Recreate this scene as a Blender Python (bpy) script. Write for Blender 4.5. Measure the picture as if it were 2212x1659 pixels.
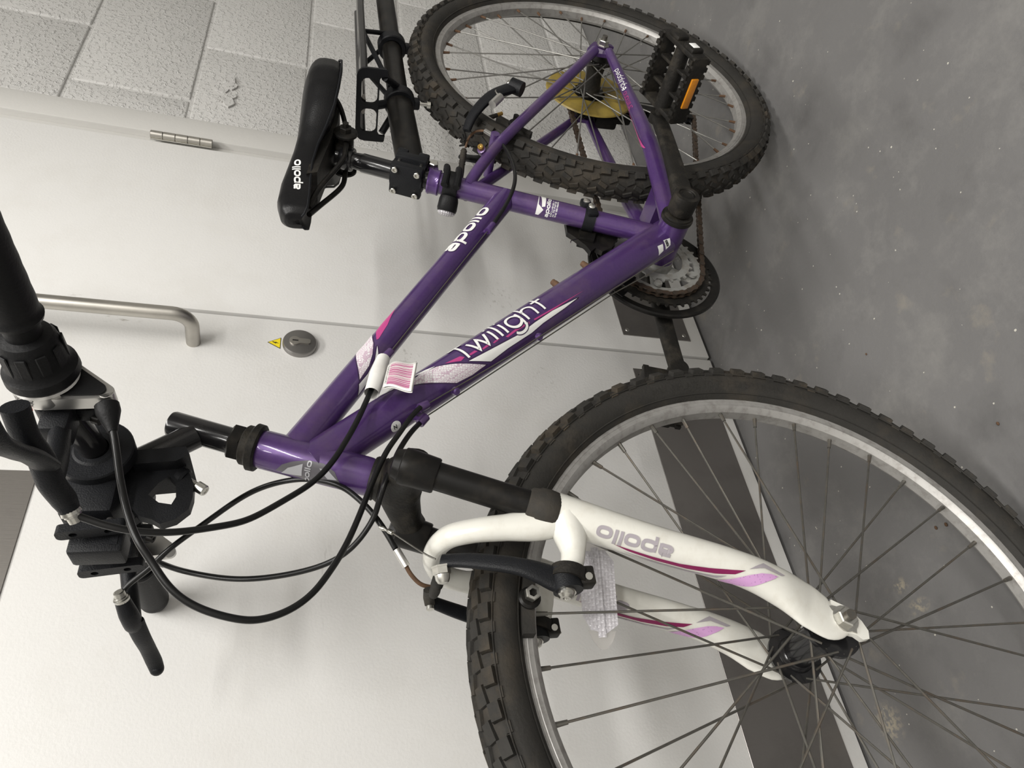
import bpy, bmesh, math, random
from mathutils import Vector, Matrix, geometry
random.seed(7)
for _o in list(bpy.data.objects):
    bpy.data.objects.remove(_o, do_unlink=True)
SC = bpy.context.scene
COL = SC.collection

# ------------------------------------------------------------------ camera
# portrait phone shot stored on its side: the picture's left is the room's up
CAM_POS = Vector((-0.8567225, -0.9238668, 0.8152223))
CAM_RIGHT = Vector((0.7868964377, -0.6129851832, 0.0710152202))     # towards the top of the stored picture
CAM_DOWN = Vector((-0.1314115841, -0.2789024487, -0.9512856667))      # towards the right of the stored picture
CAM_FWD = Vector((0.6029303375, 0.7392310798, -0.3000206973))
cam_data = bpy.data.cameras.new('camera')
cam_data.sensor_width = 36.0
cam_data.lens = 1548.67351 * 36.0 / 2212.0
cam_data.clip_start = 0.02
cam = bpy.data.objects.new('camera', cam_data)
COL.objects.link(cam)
cm = Matrix.Identity(4)
for i in range(3):
    cm[i][0] = CAM_DOWN[i]; cm[i][1] = CAM_RIGHT[i]; cm[i][2] = -CAM_FWD[i]; cm[i][3] = CAM_POS[i]
cam.matrix_world = cm
SC.camera = cam

# ------------------------------------------------------------------ light
world = bpy.data.worlds.new('world'); SC.world = world
world.use_nodes = True
world.node_tree.nodes['Background'].inputs[0].default_value = (1.0, 0.98, 0.95, 1)
world.node_tree.nodes['Background'].inputs[1].default_value = 0.05

def area_light(name, loc, size_x, size_y, power, rz=0.0, color=(1.0, 0.978, 0.942)):
    ld = bpy.data.lights.new(name, 'AREA')
    ld.shape = 'RECTANGLE'; ld.size = size_x; ld.size_y = size_y
    ld.energy = power; ld.color = color
    ob = bpy.data.objects.new(name, ld); COL.objects.link(ob)
    ob.location = loc; ob.rotation_euler = (0, 0, rz)
    return ob
# batten luminaires on the ceiling of the store room, running parallel to the doors
area_light('ceiling_batten_light', (-0.55, -1.00, 2.64), 1.5, 0.25, 42.0)
area_light('ceiling_batten_light', (-1.05, -2.30, 2.64), 1.5, 0.25, 62.0)
area_light('ceiling_batten_light', (-1.05, -3.60, 2.64), 1.5, 0.25, 78.0)

SC.view_settings.view_transform = 'Standard'
SC.view_settings.look = 'None'
SC.view_settings.gamma = 1.0
SC.view_settings.use_curve_mapping = False
SC.view_settings.exposure = -0.10

# ------------------------------------------------------------------ materials
MATS = {}
def nodes_of(m):
    return m.node_tree.nodes, m.node_tree.links
def mat(name, col, rough=0.5, metal=0.0, coat=0.0, var=0.0, scale=40.0, bump=0.0, bscale=None,
        dirt=None, dirt_amt=0.0, dirt_scale=25.0, trans=0.0, spec=0.5, rvar=0.0, alpha=1.0, ior=1.45, detail=4.0):
    """procedural principled material: colour variation, dust patches, fine relief"""
    m = bpy.data.materials.new(name); m.use_nodes = True
    N, Lk = nodes_of(m)
    b = N['Principled BSDF']
    b.inputs['Base Color'].default_value = (*col, 1)
    b.inputs['Roughness'].default_value = rough
    b.inputs['Metallic'].default_value = metal
    b.inputs['Coat Weight'].default_value = coat
    b.inputs['Coat Roughness'].default_value = 0.08
    b.inputs['Transmission Weight'].default_value = trans
    b.inputs['Specular IOR Level'].default_value = spec
    b.inputs['IOR'].default_value = ior
    b.inputs['Alpha'].default_value = alpha
    tc = N.new('ShaderNodeTexCoord')
    colsock = None
    nz = N.new('ShaderNodeTexNoise'); nz.inputs['Scale'].default_value = scale; nz.inputs['Detail'].default_value = detail
    Lk.new(tc.outputs['Object'], nz.inputs['Vector'])
    mx = N.new('ShaderNodeMix'); mx.data_type = 'RGBA'
    mx.inputs['A'].default_value = (*[max(0, c * (1 - var)) for c in col], 1)
    mx.inputs['B'].default_value = (*[min(1, c * (1 + var)) for c in col], 1)
    Lk.new(nz.outputs['Fac'], mx.inputs['Factor'])
    colsock = mx.outputs['Result']
    if dirt is not None:
        n2 = N.new('ShaderNodeTexNoise'); n2.inputs['Scale'].default_value = dirt_scale; n2.inputs['Detail'].default_value = 6
        n2.inputs['Roughness'].default_value = 0.65
        Lk.new(tc.outputs['Object'], n2.inputs['Vector'])
        rp = N.new('ShaderNodeMapRange'); rp.inputs['From Min'].default_value = 0.48; rp.inputs['From Max'].default_value = 0.72
        rp.inputs['To Max'].default_value = dirt_amt
        Lk.new(n2.outputs['Fac'], rp.inputs['Value'])
        m2 = N.new('ShaderNodeMix'); m2.data_type = 'RGBA'
        Lk.new(rp.outputs['Result'], m2.inputs['Factor']); Lk.new(colsock, m2.inputs['A'])
        m2.inputs['B'].default_value = (*dirt, 1)
        colsock = m2.outputs['Result']
    Lk.new(colsock, b.inputs['Base Color'])
    if rvar:
        rr = N.new('ShaderNodeMapRange')
        rr.inputs['To Min'].default_value = max(0.02, rough - rvar); rr.inputs['To Max'].default_value = min(1, rough + rvar)
        Lk.new(nz.outputs['Fac'], rr.inputs['Value']); Lk.new(rr.outputs['Result'], b.inputs['Roughness'])
    if bump:
        nb = N.new('ShaderNodeTexNoise'); nb.inputs['Scale'].default_value = bscale or scale * 4; nb.inputs['Detail'].default_value = 5
        Lk.new(tc.outputs['Object'], nb.inputs['Vector'])
        bp = N.new('ShaderNodeBump'); bp.inputs['Strength'].default_value = bump; bp.inputs['Distance'].default_value = 0.002
        Lk.new(nb.outputs['Fac'], bp.inputs['Height']); Lk.new(bp.outputs['Normal'], b.inputs['Normal'])
    MATS[name] = m
    return m

mat('purple', (0.074, 0.033, 0.142), 0.33, 0.35, coat=0.55, var=0.18, scale=300, dirt=(0.16, 0.11, 0.14), dirt_amt=0.35, dirt_scale=22)
mat('white_paint', (0.69, 0.68, 0.625), 0.28, coat=0.4, var=0.05, scale=30, dirt=(0.38, 0.33, 0.25), dirt_amt=0.22, dirt_scale=60)
mat('black_gloss', (0.008, 0.008, 0.009), 0.22, coat=0.3, var=0.2, dirt=(0.05, 0.045, 0.04), dirt_amt=0.25, spec=0.35)
mat('black_satin', (0.008, 0.0075, 0.007), 0.38, var=0.3, dirt=(0.05, 0.043, 0.034), dirt_amt=0.28, dirt_scale=50, spec=0.22)
mat('black_dusty', (0.013, 0.012, 0.0105), 0.55, var=0.4, dirt=(0.075, 0.064, 0.048), dirt_amt=0.42, dirt_scale=40, bump=0.3, bscale=400, spec=0.22)
mat('black_plastic', (0.0085, 0.009, 0.0105), 0.44, var=0.2, bump=0.25, bscale=900, rvar=0.06, spec=0.22)
mat('rubber', (0.026, 0.0245, 0.022), 0.7, var=0.25, dirt=(0.085, 0.068, 0.048), dirt_amt=0.38, dirt_scale=18, bump=0.25, bscale=350, spec=0.25)
mat('tread_rubber', (0.027, 0.0255, 0.023), 0.75, var=0.3, dirt=(0.15, 0.11, 0.065), dirt_amt=0.30, dirt_scale=16, bump=0.35, bscale=300, spec=0.25)
mat('grip_rubber', (0.0075, 0.0075, 0.008), 0.5, var=0.2, bump=0.15, bscale=500, spec=0.22)
mat('cable_black', (0.008, 0.008, 0.008), 0.3, var=0.2, spec=0.35)
mat('alloy', (0.44, 0.43, 0.415), 0.52, 0.8, var=0.12, scale=60, dirt=(0.16, 0.14, 0.12), dirt_amt=0.5, dirt_scale=90)
mat('alloy_clean', (0.60, 0.59, 0.57), 0.35, 1.0, var=0.08)
mat('zinc', (0.60, 0.59, 0.55), 0.32, 1.0, var=0.15, scale=200)
mat('steel', (0.55, 0.54, 0.50), 0.25, 1.0, var=0.1)
mat('spoke_steel', (0.13, 0.125, 0.112), 0.42, 0.7, var=0.35, scale=120, dirt=(0.16, 0.10, 0.06), dirt_amt=0.5, dirt_scale=60)
mat('spoke_light', (0.24, 0.235, 0.22), 0.42, 0.8, var=0.25, scale=120)
mat('black_mirror', (0.16, 0.15, 0.14), 0.16, 0.85)
mat('rust', (0.10, 0.055, 0.030), 0.8, 0.1, var=0.4, scale=200)
mat('chain_steel', (0.075, 0.060, 0.048), 0.5, 0.6, var=0.4, scale=180, dirt=(0.12, 0.06, 0.03), dirt_amt=0.6, dirt_scale=120)
mat('brass', (0.45, 0.28, 0.08), 0.35, 0.9, var=0.15)
mat('stainless', (0.30, 0.29, 0.28), 0.42, 1.0, var=0.12, scale=8)
mat('decal_white', (0.80, 0.80, 0.78), 0.35, var=0.03, coat=0.2)
mat('decal_dark', (0.035, 0.014, 0.060), 0.35, coat=0.3)
mat('decal_pink', (0.42, 0.05, 0.20), 0.4)
mat('decal_magenta', (0.20, 0.010, 0.075), 0.4)
mat('decal_grey', (0.34, 0.31, 0.335), 0.4)
mat('decal_silver', (0.40, 0.40, 0.42), 0.35, 0.3)
mat('badge_grey', (0.105, 0.10, 0.11), 0.35, 0.2, coat=0.3)
mat('decal_black', (0.010, 0.010, 0.012), 0.4)
mat('decal_red', (0.45, 0.05, 0.05), 0.4)
mat('amber', (0.55, 0.20, 0.008), 0.25, var=0.15, scale=300, coat=0.5)
mat('yellow_plastic', (0.27, 0.195, 0.038), 0.4, var=0.2, dirt=(0.09, 0.065, 0.03), dirt_amt=0.7, dirt_scale=30)
mat('paper', (0.74, 0.73, 0.70), 0.6, var=0.05, dirt=(0.4, 0.35, 0.3), dirt_amt=0.25)
mat('void', (0.012, 0.011, 0.010), 0.9)  # near-black colour standing in for shade in gaps and holes

# ------------------------------------------------------------------ mesh helpers
def V(*a):
    return Vector(a[0]) if len(a) == 1 else Vector(a)

class MB:
    """collects geometry; build() links it as ONE mesh object"""
    def __init__(self):
        self.v = []; self.f = []; self.mi = []; self.mats = []
    def _m(self, m):
        if m is None: return 0
        if m not in self.mats: self.mats.append(m)
        return self.mats.index(m)
    def add(self, verts, faces, m=None):
        b = len(self.v); k = self._m(m)
        self.v += [tuple(x) for x in verts]
        self.f += [tuple(b + i for i in fc) for fc in faces]
        self.mi += [k] * len(faces)
        return self
    def box(self, c, half, ax=None, m=None, taper=1.0):
        c = V(c); ax = ax or (V(1, 0, 0), V(0, 1, 0), V(0, 0, 1))
        vs = []
        for sz in (-1, 1):
            t = taper if sz > 0 else 1.0
            for sy in (-1, 1):
                for sx in (-1, 1):
                    vs.append(c + ax[0] * sx * half[0] * t + ax[1] * sy * half[1] * t + ax[2] * sz * half[2])
        return self.add(vs, [(0, 2, 3, 1), (4, 5, 7, 6), (0, 1, 5, 4), (2, 6, 7, 3), (0, 4, 6, 2), (1, 3, 7, 5)], m)
    def bbox(self, c, half, bev=0.002, ax=None, m=None, seg=2):
        bm = bmesh.new(); bmesh.ops.create_cube(bm, size=2)
        for x in bm.verts: x.co = Vector((x.co.x * half[0], x.co.y * half[1], x.co.z * half[2]))
        bmesh.ops.bevel(bm, geom=bm.edges[:], offset=bev, segments=seg, affect='EDGES', profile=0.5)
        ax = ax or (V(1, 0, 0), V(0, 1, 0), V(0, 0, 1)); c = V(c)
        bm.verts.index_update()
        self.add([c + ax[0] * x.co.x + ax[1] * x.co.y + ax[2] * x.co.z for x in bm.verts],
                 [[q.index for q in fc.verts] for fc in bm.faces], m)
        bm.free(); return self
    def sweep(self, path, rad, seg=16, caps=True, m=None, up=None, closed=False, power=2.0):
        """rad: scalar | list of scalar | list of (ra, rb); power > 2 squares the section"""
        P = [V(p) for p in path]; n = len(P)
        def rr(i):
            r = rad[i] if isinstance(rad, (list, tuple)) and not (len(rad) == 2 and n != 2 and not isinstance(rad[0], (list, tuple))) else rad
            return r if isinstance(r, (list, tuple)) else (r, r)
        T = []
        for i in range(n):
            a = P[(i - 1) % n] if (i > 0 or closed) else P[i]
            b = P[(i + 1) % n] if (i < n - 1 or closed) else P[i]
            T.append((b - a).normalized())
        u = V(up) if up is not None else (V(0, 0, 1) if abs(T[0].z) < 0.9 else V(1, 0, 0))
        u = (u - T[0] * u.dot(T[0])).normalized()
        vs = []; fs = []
        for i in range(n):
            u = (u - T[i] * u.dot(T[i])).normalized()
            w = T[i].cross(u)
            ra, rb = rr(i)
            for k in range(seg):
                a = 2 * math.pi * k / seg
                ca, sa = math.cos(a), math.sin(a)
                if power != 2.0:
                    e = 2.0 / power
                    ca = math.copysign(abs(ca) ** e, ca); sa = math.copysign(abs(sa) ** e, sa)
                vs.append(P[i] + u * ca * ra + w * sa * rb)
        m_ = n if closed else n - 1
        for i in range(m_):
            j = (i + 1) % n
            for k in range(seg):
                k2 = (k + 1) % seg
                fs.append((i * seg + k, i * seg + k2, j * seg + k2, j * seg + k))
        if caps and not closed:
            fs.append(tuple(range(seg - 1, -1, -1)))
            fs.append(tuple((n - 1) * seg + k for k in range(seg)))
        return self.add(vs, fs, m)
    def cyl(self, a, b, r, r2=None, seg=20, m=None, caps=True):
        return self.sweep([a, b], [r, r if r2 is None else r2], seg, caps, m)
    def lathe(self, c, axis, prof, seg=64, m=None, closed=False, a0=0.0, a1=2 * math.pi):
        """prof: list of (along axis, radius)"""
        c = V(c); ax = V(axis).normalized()
        u = V(1, 0, 0) if abs(ax.x) < 0.9 else V(0, 0, 1)
        u = (u - ax * u.dot(ax)).normalized(); w = ax.cross(u)
        vs = []; fs = []; n = len(prof); full = abs(a1 - a0 - 2 * math.pi) < 1e-6
        ns = seg if full else seg + 1
        for k in range(ns):
            a = a0 + (a1 - a0) * k / seg
            dr = u * math.cos(a) + w * math.sin(a)
            for (h, r) in prof: vs.append(c + ax * h + dr * r)
        for k in range(seg):
            k2 = (k + 1) % ns
            for i in range(n if closed else n - 1):
                j = (i + 1) % n
                fs.append((k * n + i, k * n + j, k2 * n + j, k2 * n + i))
        return self.add(vs, fs, m)
    def prism(self, pts, thick, o, ax, m=None, holes=None, bev=0.0):
        """2-D outline pts (in ax[0], ax[1] at origin o) extruded +-thick/2 along ax[2]"""
        o = V(o); loops = [[Vector((p[0], p[1], 0)) for p in pts]] + [[Vector((p[0], p[1], 0)) for p in h] for h in (holes or [])]
        flat = [p for lp in loops for p in lp]
        tris = geometry.tessellate_polygon(loops)
        vs = []
        for s in (-0.5, 0.5):
            for p in flat: vs.append(o + ax[0] * p.x + ax[1] * p.y + ax[2] * (thick * s))
        n = len(flat); fs = []
        for t in tris:
            fs.append((t[2], t[1], t[0])); fs.append((t[0] + n, t[1] + n, t[2] + n))
        b = 0
        for lp in loops:
            k = len(lp)
            for i in range(k):
                j = (i + 1) % k
                fs.append((b + i, b + j, b + j + n, b + i + n))
            b += k
        return self.add(vs, fs, m)
    def sphere(self, c, r, m=None, seg=16, rings=10, sq=(1, 1, 1)):
        c = V(c); vs = []; fs = []
        for i in range(rings + 1):
            t = math.pi * i / rings
            for k in range(seg):
                a = 2 * math.pi * k / seg
                vs.append(c + V(r * sq[0] * math.sin(t) * math.cos(a), r * sq[1] * math.sin(t) * math.sin(a), r * sq[2] * math.cos(t)))
        for i in range(rings):
            for k in range(seg):
                k2 = (k + 1) % seg
                fs.append((i * seg + k, (i + 1) * seg + k, (i + 1) * seg + k2, i * seg + k2))
        return self.add(vs, fs, m)
    def mesh(self, name, m=None, smooth=35):
        me = bpy.data.meshes.new(name)
        me.from_pydata(self.v, [], self.f)
        if self.mats and m is not None and m not in self.mats: pass
        mats = self.mats or [m]
        for x in mats: me.materials.append(MATS[x])
        if len(mats) > 1: me.polygons.foreach_set('material_index', self.mi)
        bm = bmesh.new(); bm.from_mesh(me)
        bmesh.ops.remove_doubles(bm, verts=bm.verts[:], dist=1e-6)
        bmesh.ops.recalc_face_normals(bm, faces=bm.faces[:])
        bm.to_mesh(me); bm.free()
        if smooth:
            me.polygons.foreach_set('use_smooth', [True] * len(me.polygons))
            me.set_sharp_from_angle(angle=math.radians(smooth))
        me.update()
        return me
    def build(self, name, m=None, parent=None, smooth=35):
        ob = bpy.data.objects.new(name, self.mesh(name, m, smooth))
        COL.objects.link(ob)
        if parent is not None: ob.parent = parent
        return ob

def smooth_path(pts, sub=8):
    """Catmull-Rom through the points"""
    P = [V(p) for p in pts]; out = []
    for i in range(len(P) - 1):
        p0 = P[i - 1] if i > 0 else P[i] * 2 - P[i + 1]
        p1, p2 = P[i], P[i + 1]
        p3 = P[i + 2] if i + 2 < len(P) else P[i + 1] * 2 - P[i]
        for k in range(sub):
            t = k / sub
            out.append(0.5 * ((2 * p1) + (p2 - p0) * t + (2 * p0 - 5 * p1 + 4 * p2 - p3) * t * t + (3 * p1 - p0 - 3 * p2 + p3) * t ** 3))
    out.append(P[-1]); return out
def lerp_list(vals, n):
    out = []
    for i in range(n):
        t = i / (n - 1) * (len(vals) - 1); k = min(int(t), len(vals) - 2); a = t - k
        x, y = vals[k], vals[k + 1]
        if isinstance(x, (tuple, list)): out.append(tuple(p + (q - p) * a for p, q in zip(x, y)))
        else: out.append(x + (y - x) * a)
    return out
def rrect(w, h, r, seg=5):
    pts = []
    for cx, cy, a0 in ((w / 2 - r, h / 2 - r, 0), (-w / 2 + r, h / 2 - r, 90), (-w / 2 + r, -h / 2 + r, 180), (w / 2 - r, -h / 2 + r, 270)):
        for k in range(seg + 1):
            a = math.radians(a0 + 90 * k / seg); pts.append((cx + r * math.cos(a), cy + r * math.sin(a)))
    return pts
def circle(cx, cy, r, seg=14):
    return [(cx + r * math.cos(2 * math.pi * k / seg), cy + r * math.sin(2 * math.pi * k / seg)) for k in range(seg)]
def tag(o, label=None, cat=None, group=None, kind=None):
    if label: o['label'] = label
    if cat: o['category'] = cat
    if group: o['group'] = group
    if kind: o['kind'] = kind
    return o
def empty(name, loc=(0, 0, 0), parent=None):
    o = bpy.data.objects.new(name, None); COL.objects.link(o); o.location = loc
    o.empty_display_size = 0.05
    if parent is not None: o.parent = parent
    return o
def share(name, me, parent, loc=None, rot=None, mtx=None):
    o = bpy.data.objects.new(name, me); COL.objects.link(o); o.parent = parent
    if mtx is not None: o.matrix_basis = mtx
    else:
        if loc is not None: o.location = loc
        if rot is not None: o.rotation_euler = rot
    return o
def basis(x, y, z, o):
    m = Matrix.Identity(4)
    for i in range(3): m[i][0] = x[i]; m[i][1] = y[i]; m[i][2] = z[i]; m[i][3] = o[i]
    return m
X, Y, Z = V(1, 0, 0), V(0, 1, 0), V(0, 0, 1)

# ------------------------------------------------------------------ the setting
def door_paint():
    m = mat('door_paint', (0.70, 0.692, 0.672), 0.38, var=0.02, scale=3, dirt=(0.50, 0.47, 0.41), dirt_amt=0.16, dirt_scale=9, bump=0.12, bscale=260)
    N, Lk = nodes_of(m); b = N['Principled BSDF']; g = N.new('ShaderNodeNewGeometry')
    src = b.inputs['Base Color'].links[0].from_socket
    # scuffs and finger marks: (x, z, half width, half height, strength, streak direction scale)
    for x, z, rx, rz, k, sx, sz in ((0.106, 0.436, 0.050, 0.045, 0.55, 90, 160), (-0.093, 0.379, 0.055, 0.035, 0.40, 120, 120), (-0.055, 0.621, 0.035, 0.030, 0.5, 80, 140),
                                    (-0.033, 1.065, 0.012, 0.035, 0.75, 160, 70), (0.006, 1.127, 0.010, 0.022, 0.6, 160, 70), (-0.447, 0.7495, 0.10, 0.012, 0.35, 40, 300)):
        mp = N.new('ShaderNodeMapping'); mp.inputs['Location'].default_value = (-x / rx, 0, -z / rz); mp.inputs['Scale'].default_value = (1 / rx, 0, 1 / rz)
        Lk.new(g.outputs['Position'], mp.inputs['Vector'])
        ln = N.new('ShaderNodeVectorMath'); ln.operation = 'LENGTH'; Lk.new(mp.outputs['Vector'], ln.inputs[0])
        fall = N.new('ShaderNodeMapRange'); fall.inputs['From Min'].default_value = 1.0; fall.inputs['From Max'].default_value = 0.2; Lk.new(ln.outputs['Value'], fall.inputs['Value'])
        m2 = N.new('ShaderNodeMapping'); m2.inputs['Scale'].default_value = (sx, 1, sz); Lk.new(g.outputs['Position'], m2.inputs['Vector'])
        nz = N.new('ShaderNodeTexNoise'); nz.inputs['Scale'].default_value = 1.0; nz.inputs['Detail'].default_value = 3; Lk.new(m2.outputs['Vector'], nz.inputs['Vector'])
        th = N.new('ShaderNodeMapRange'); th.inputs['From Min'].default_value = 0.56; th.inputs['From Max'].default_value = 0.70; th.inputs['To Max'].default_value = k; Lk.new(nz.outputs['Fac'], th.inputs['Value'])
        ml = N.new('ShaderNodeMath'); ml.operation = 'MULTIPLY'; Lk.new(fall.outputs['Result'], ml.inputs[0]); Lk.new(th.outputs['Result'], ml.inputs[1])
        mx = N.new('ShaderNodeMix'); mx.data_type = 'RGBA'; Lk.new(ml.outputs[0], mx.inputs['Factor']); Lk.new(src, mx.inputs['A']); mx.inputs['B'].default_value = (0.22, 0.20, 0.16, 1)
        src = mx.outputs['Result']
    Lk.new(src, b.inputs['Base Color'])
    return m
door_paint()
mat('casing_paint', (0.545, 0.535, 0.51), 0.42, var=0.02, scale=5, bump=0.10, bscale=200)
mat('frame_paint', (0.62, 0.61, 0.585), 0.42, var=0.02, scale=5, bump=0.10, bscale=200)
def block_paint():
    m = mat('block_paint', (0.515, 0.507, 0.49), 0.55, var=0.05, scale=14)
    N, Lk = nodes_of(m); b = N['Principled BSDF']
    g = N.new('ShaderNodeNewGeometry')
    def noise(sc, det):
        n = N.new('ShaderNodeTexNoise'); n.inputs['Scale'].default_value = sc; n.inputs['Detail'].default_value = det
        n.inputs['Roughness'].default_value = 0.6
        Lk.new(g.outputs['Position'], n.inputs['Vector']); return n
    a, c = noise(115, 3), noise(22, 4)
    r1 = N.new('ShaderNodeMapRange'); r1.inputs['From Min'].default_value = 0.5; r1.inputs['From Max'].default_value = 0.75
    Lk.new(a.outputs['Fac'], r1.inputs['Value'])
    m1 = N.new('ShaderNodeMath'); m1.operation = 'MULTIPLY_ADD'; m1.inputs[1].default_value = 0.8
    Lk.new(c.outputs['Fac'], m1.inputs[0]); Lk.new(r1.outputs['Result'], m1.inputs[2])
    bp = N.new('ShaderNodeBump'); bp.inputs['Strength'].default_value = 0.75; bp.inputs['Distance'].default_value = 0.0028
    Lk.new(m1.outputs[0], bp.inputs['Height']); Lk.new(bp.outputs['Normal'], b.inputs['Normal'])
block_paint()
STAINS = ((-0.5879, -0.1946, 0.012, 0.022), (-0.5537, -0.1817, 0.012, 0.016), (-0.5804, -0.3570, 0.02, 0.02), (-0.6976, -0.0615, 0.03, 0.03))
def floor_paint():
    m = mat('floor_paint', (0.150, 0.147, 0.145), 0.5, var=0.12, scale=5, detail=8)
    N, Lk = nodes_of(m); b = N['Principled BSDF']
    g = N.new('ShaderNodeNewGeometry')
    src = b.inputs['Base Color'].links[0].from_socket
    def noise(sc, det, ro=0.6):
        n = N.new('ShaderNodeTexNoise'); n.inputs['Scale'].default_value = sc; n.inputs['Detail'].default_value = det
        n.inputs['Roughness'].default_value = ro
        Lk.new(g.outputs['Position'], n.inputs['Vector']); return n
    def over(src, fac, col):
        x = N.new('ShaderNodeMix'); x.data_type = 'RGBA'; Lk.new(fac, x.inputs['Factor']); Lk.new(src, x.inputs['A'])
        x.inputs['B'].default_value = (*col, 1); return x.outputs['Result']
    def rng(sock, lo, hi, top):
        r = N.new('ShaderNodeMapRange'); r.inputs['From Min'].default_value = lo; r.inputs['From Max'].default_value = hi; r.inputs['To Max'].default_value = top
        Lk.new(sock, r.inputs['Value']); return r.outputs['Result']
    src = over(src, rng(noise(8, 9, 0.72).outputs['Fac'], 0.50, 0.70, 0.75), (0.215, 0.21, 0.20))      # worn pale patches
    src = over(src, rng(noise(14, 7).outputs['Fac'], 0.62, 0.70, 0.35), (0.26, 0.235, 0.19))           # dusty stains
    src = over(src, rng(noise(6, 6).outputs['Fac'], 0.55, 0.72, 0.6), (0.085, 0.083, 0.082))
    vo = N.new('ShaderNodeTexVoronoi'); vo.inputs['Scale'].default_value = 75; Lk.new(g.outputs['Position'], vo.inputs['Vector'])
    k = N.new('ShaderNodeMath'); k.operation = 'LESS_THAN'; dn = noise(160, 4); dm = N.new('ShaderNodeMath'); dm.operation = 'MULTIPLY_ADD'; dm.inputs[1].default_value = 0.36; dm.inputs[2].default_value = -0.105; Lk.new(dn.outputs['Fac'], dm.inputs[0])
    Lk.new(dm.outputs[0], k.inputs[1]); Lk.new(vo.outputs['Distance'], k.inputs[0])
    k2 = N.new('ShaderNodeMath'); k2.operation = 'MULTIPLY'; Lk.new(k.outputs[0], k2.inputs[0])
    sep = N.new('ShaderNodeSeparateColor'); Lk.new(vo.outputs['Color'], sep.inputs[0])
    gt = N.new('ShaderNodeMath'); gt.operation = 'GREATER_THAN'; gt.inputs[1].default_value = 0.72; Lk.new(sep.outputs[0], gt.inputs[0])
    Lk.new(gt.outputs[0], k2.inputs[1])
    src = over(src, k2.outputs[0], (0.50, 0.48, 0.42))                                                  # paint flecks
    for x, y, rx, ry in STAINS:                                                                         # dried beige splashes
        mp = N.new('ShaderNodeMapping'); mp.inputs['Location'].default_value = (-x / rx, -y / ry, 0); mp.inputs['Scale'].default_value = (1 / rx, 1 / ry, 0)
        Lk.new(g.outputs['Position'], mp.inputs['Vector'])
        ln = N.new('ShaderNodeVectorMath'); ln.operation = 'LENGTH'; Lk.new(mp.outputs['Vector'], ln.inputs[0])
        fall = N.new('ShaderNodeMapRange'); fall.inputs['From Min'].default_value = 1.0; fall.inputs['From Max'].default_value = 0.3; Lk.new(ln.outputs['Value'], fall.inputs['Value'])
        ml = N.new('ShaderNodeMath'); ml.operation = 'MULTIPLY'; Lk.new(fall.outputs['Result'], ml.inputs[0]); Lk.new(rng(noise(120, 5).outputs['Fac'], 0.46, 0.56, 0.75), ml.inputs[1])
        src = over(src, ml.outputs[0], (0.36, 0.32, 0.24))
    Lk.new(src, b.inputs['Base Color'])
    nb = noise(90, 6, 0.7); bp = N.new('ShaderNodeBump'); bp.inputs['Strength'].default_value = 0.3; bp.inputs['Distance'].default_value = 0.002
    Lk.new(nb.outputs['Fac'], bp.inputs['Height']); Lk.new(bp.outputs['Normal'], b.inputs['Normal'])
floor_paint()
def brushed(name, col, stretch):
    m = mat(name, col, 0.38, 1.0, var=0.1, scale=6, dirt=(0.13, 0.12, 0.11), dirt_amt=0.4, dirt_scale=5)
    N, Lk = nodes_of(m); b = N['Principled BSDF']
    g = N.new('ShaderNodeNewGeometry'); mp = N.new('ShaderNodeMapping'); mp.inputs['Scale'].default_value = stretch
    Lk.new(g.outputs['Position'], mp.inputs['Vector'])
    n = N.new('ShaderNodeTexNoise'); n.inputs['Scale'].default_value = 1; n.inputs['Detail'].default_value = 3; Lk.new(mp.outputs['Vector'], n.inputs['Vector'])
    bp = N.new('ShaderNodeBump'); bp.inputs['Strength'].default_value = 0.08; bp.inputs['Distance'].default_value = 0.001
    Lk.new(n.outputs['Fac'], bp.inputs['Height']); Lk.new(bp.outputs['Normal'], b.inputs['Normal'])
brushed('brushed_plate', (0.38, 0.36, 0.345), (900, 30, 30))
brushed('brushed_panel', (0.36, 0.34, 0.32), (900, 30, 30))
brushed('brushed_handle', (0.52, 0.50, 0.46), (300, 300, 10))

def struct(ob, label=None):
    ob['kind'] = 'structure'
    if label: ob['label'] = label
    return ob
def slab(name, x0, x1, y0, y1, z0, z1, m, label=None):
    return struct(MB().box(((x0 + x1) / 2, (y0 + y1) / 2, (z0 + z1) / 2), (abs(x1 - x0) / 2, abs(y1 - y0) / 2, abs(z1 - z0) / 2)).build(name, m, smooth=0), label)
RX0, RX1, RY0, CZ = -2.8, 2.5, -4.6, 2.7
slab('floor', RX0, RX1, RY0, 0.16, -0.05, 0.0, 'floor_paint')
slab('ceiling', RX0, RX1, RY0, 0.16, CZ, CZ + 0.05, 'frame_paint')
slab('wall_front', RX0, RX1, RY0 - 0.1, RY0, 0, CZ, 'frame_paint')
slab('wall_left', RX0 - 0.1, RX0, RY0, 0.16, 0, CZ, 'frame_paint')
slab('wall_right', RX1, RX1 + 0.1, RY0, 0.16, 0, CZ, 'frame_paint')
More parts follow.
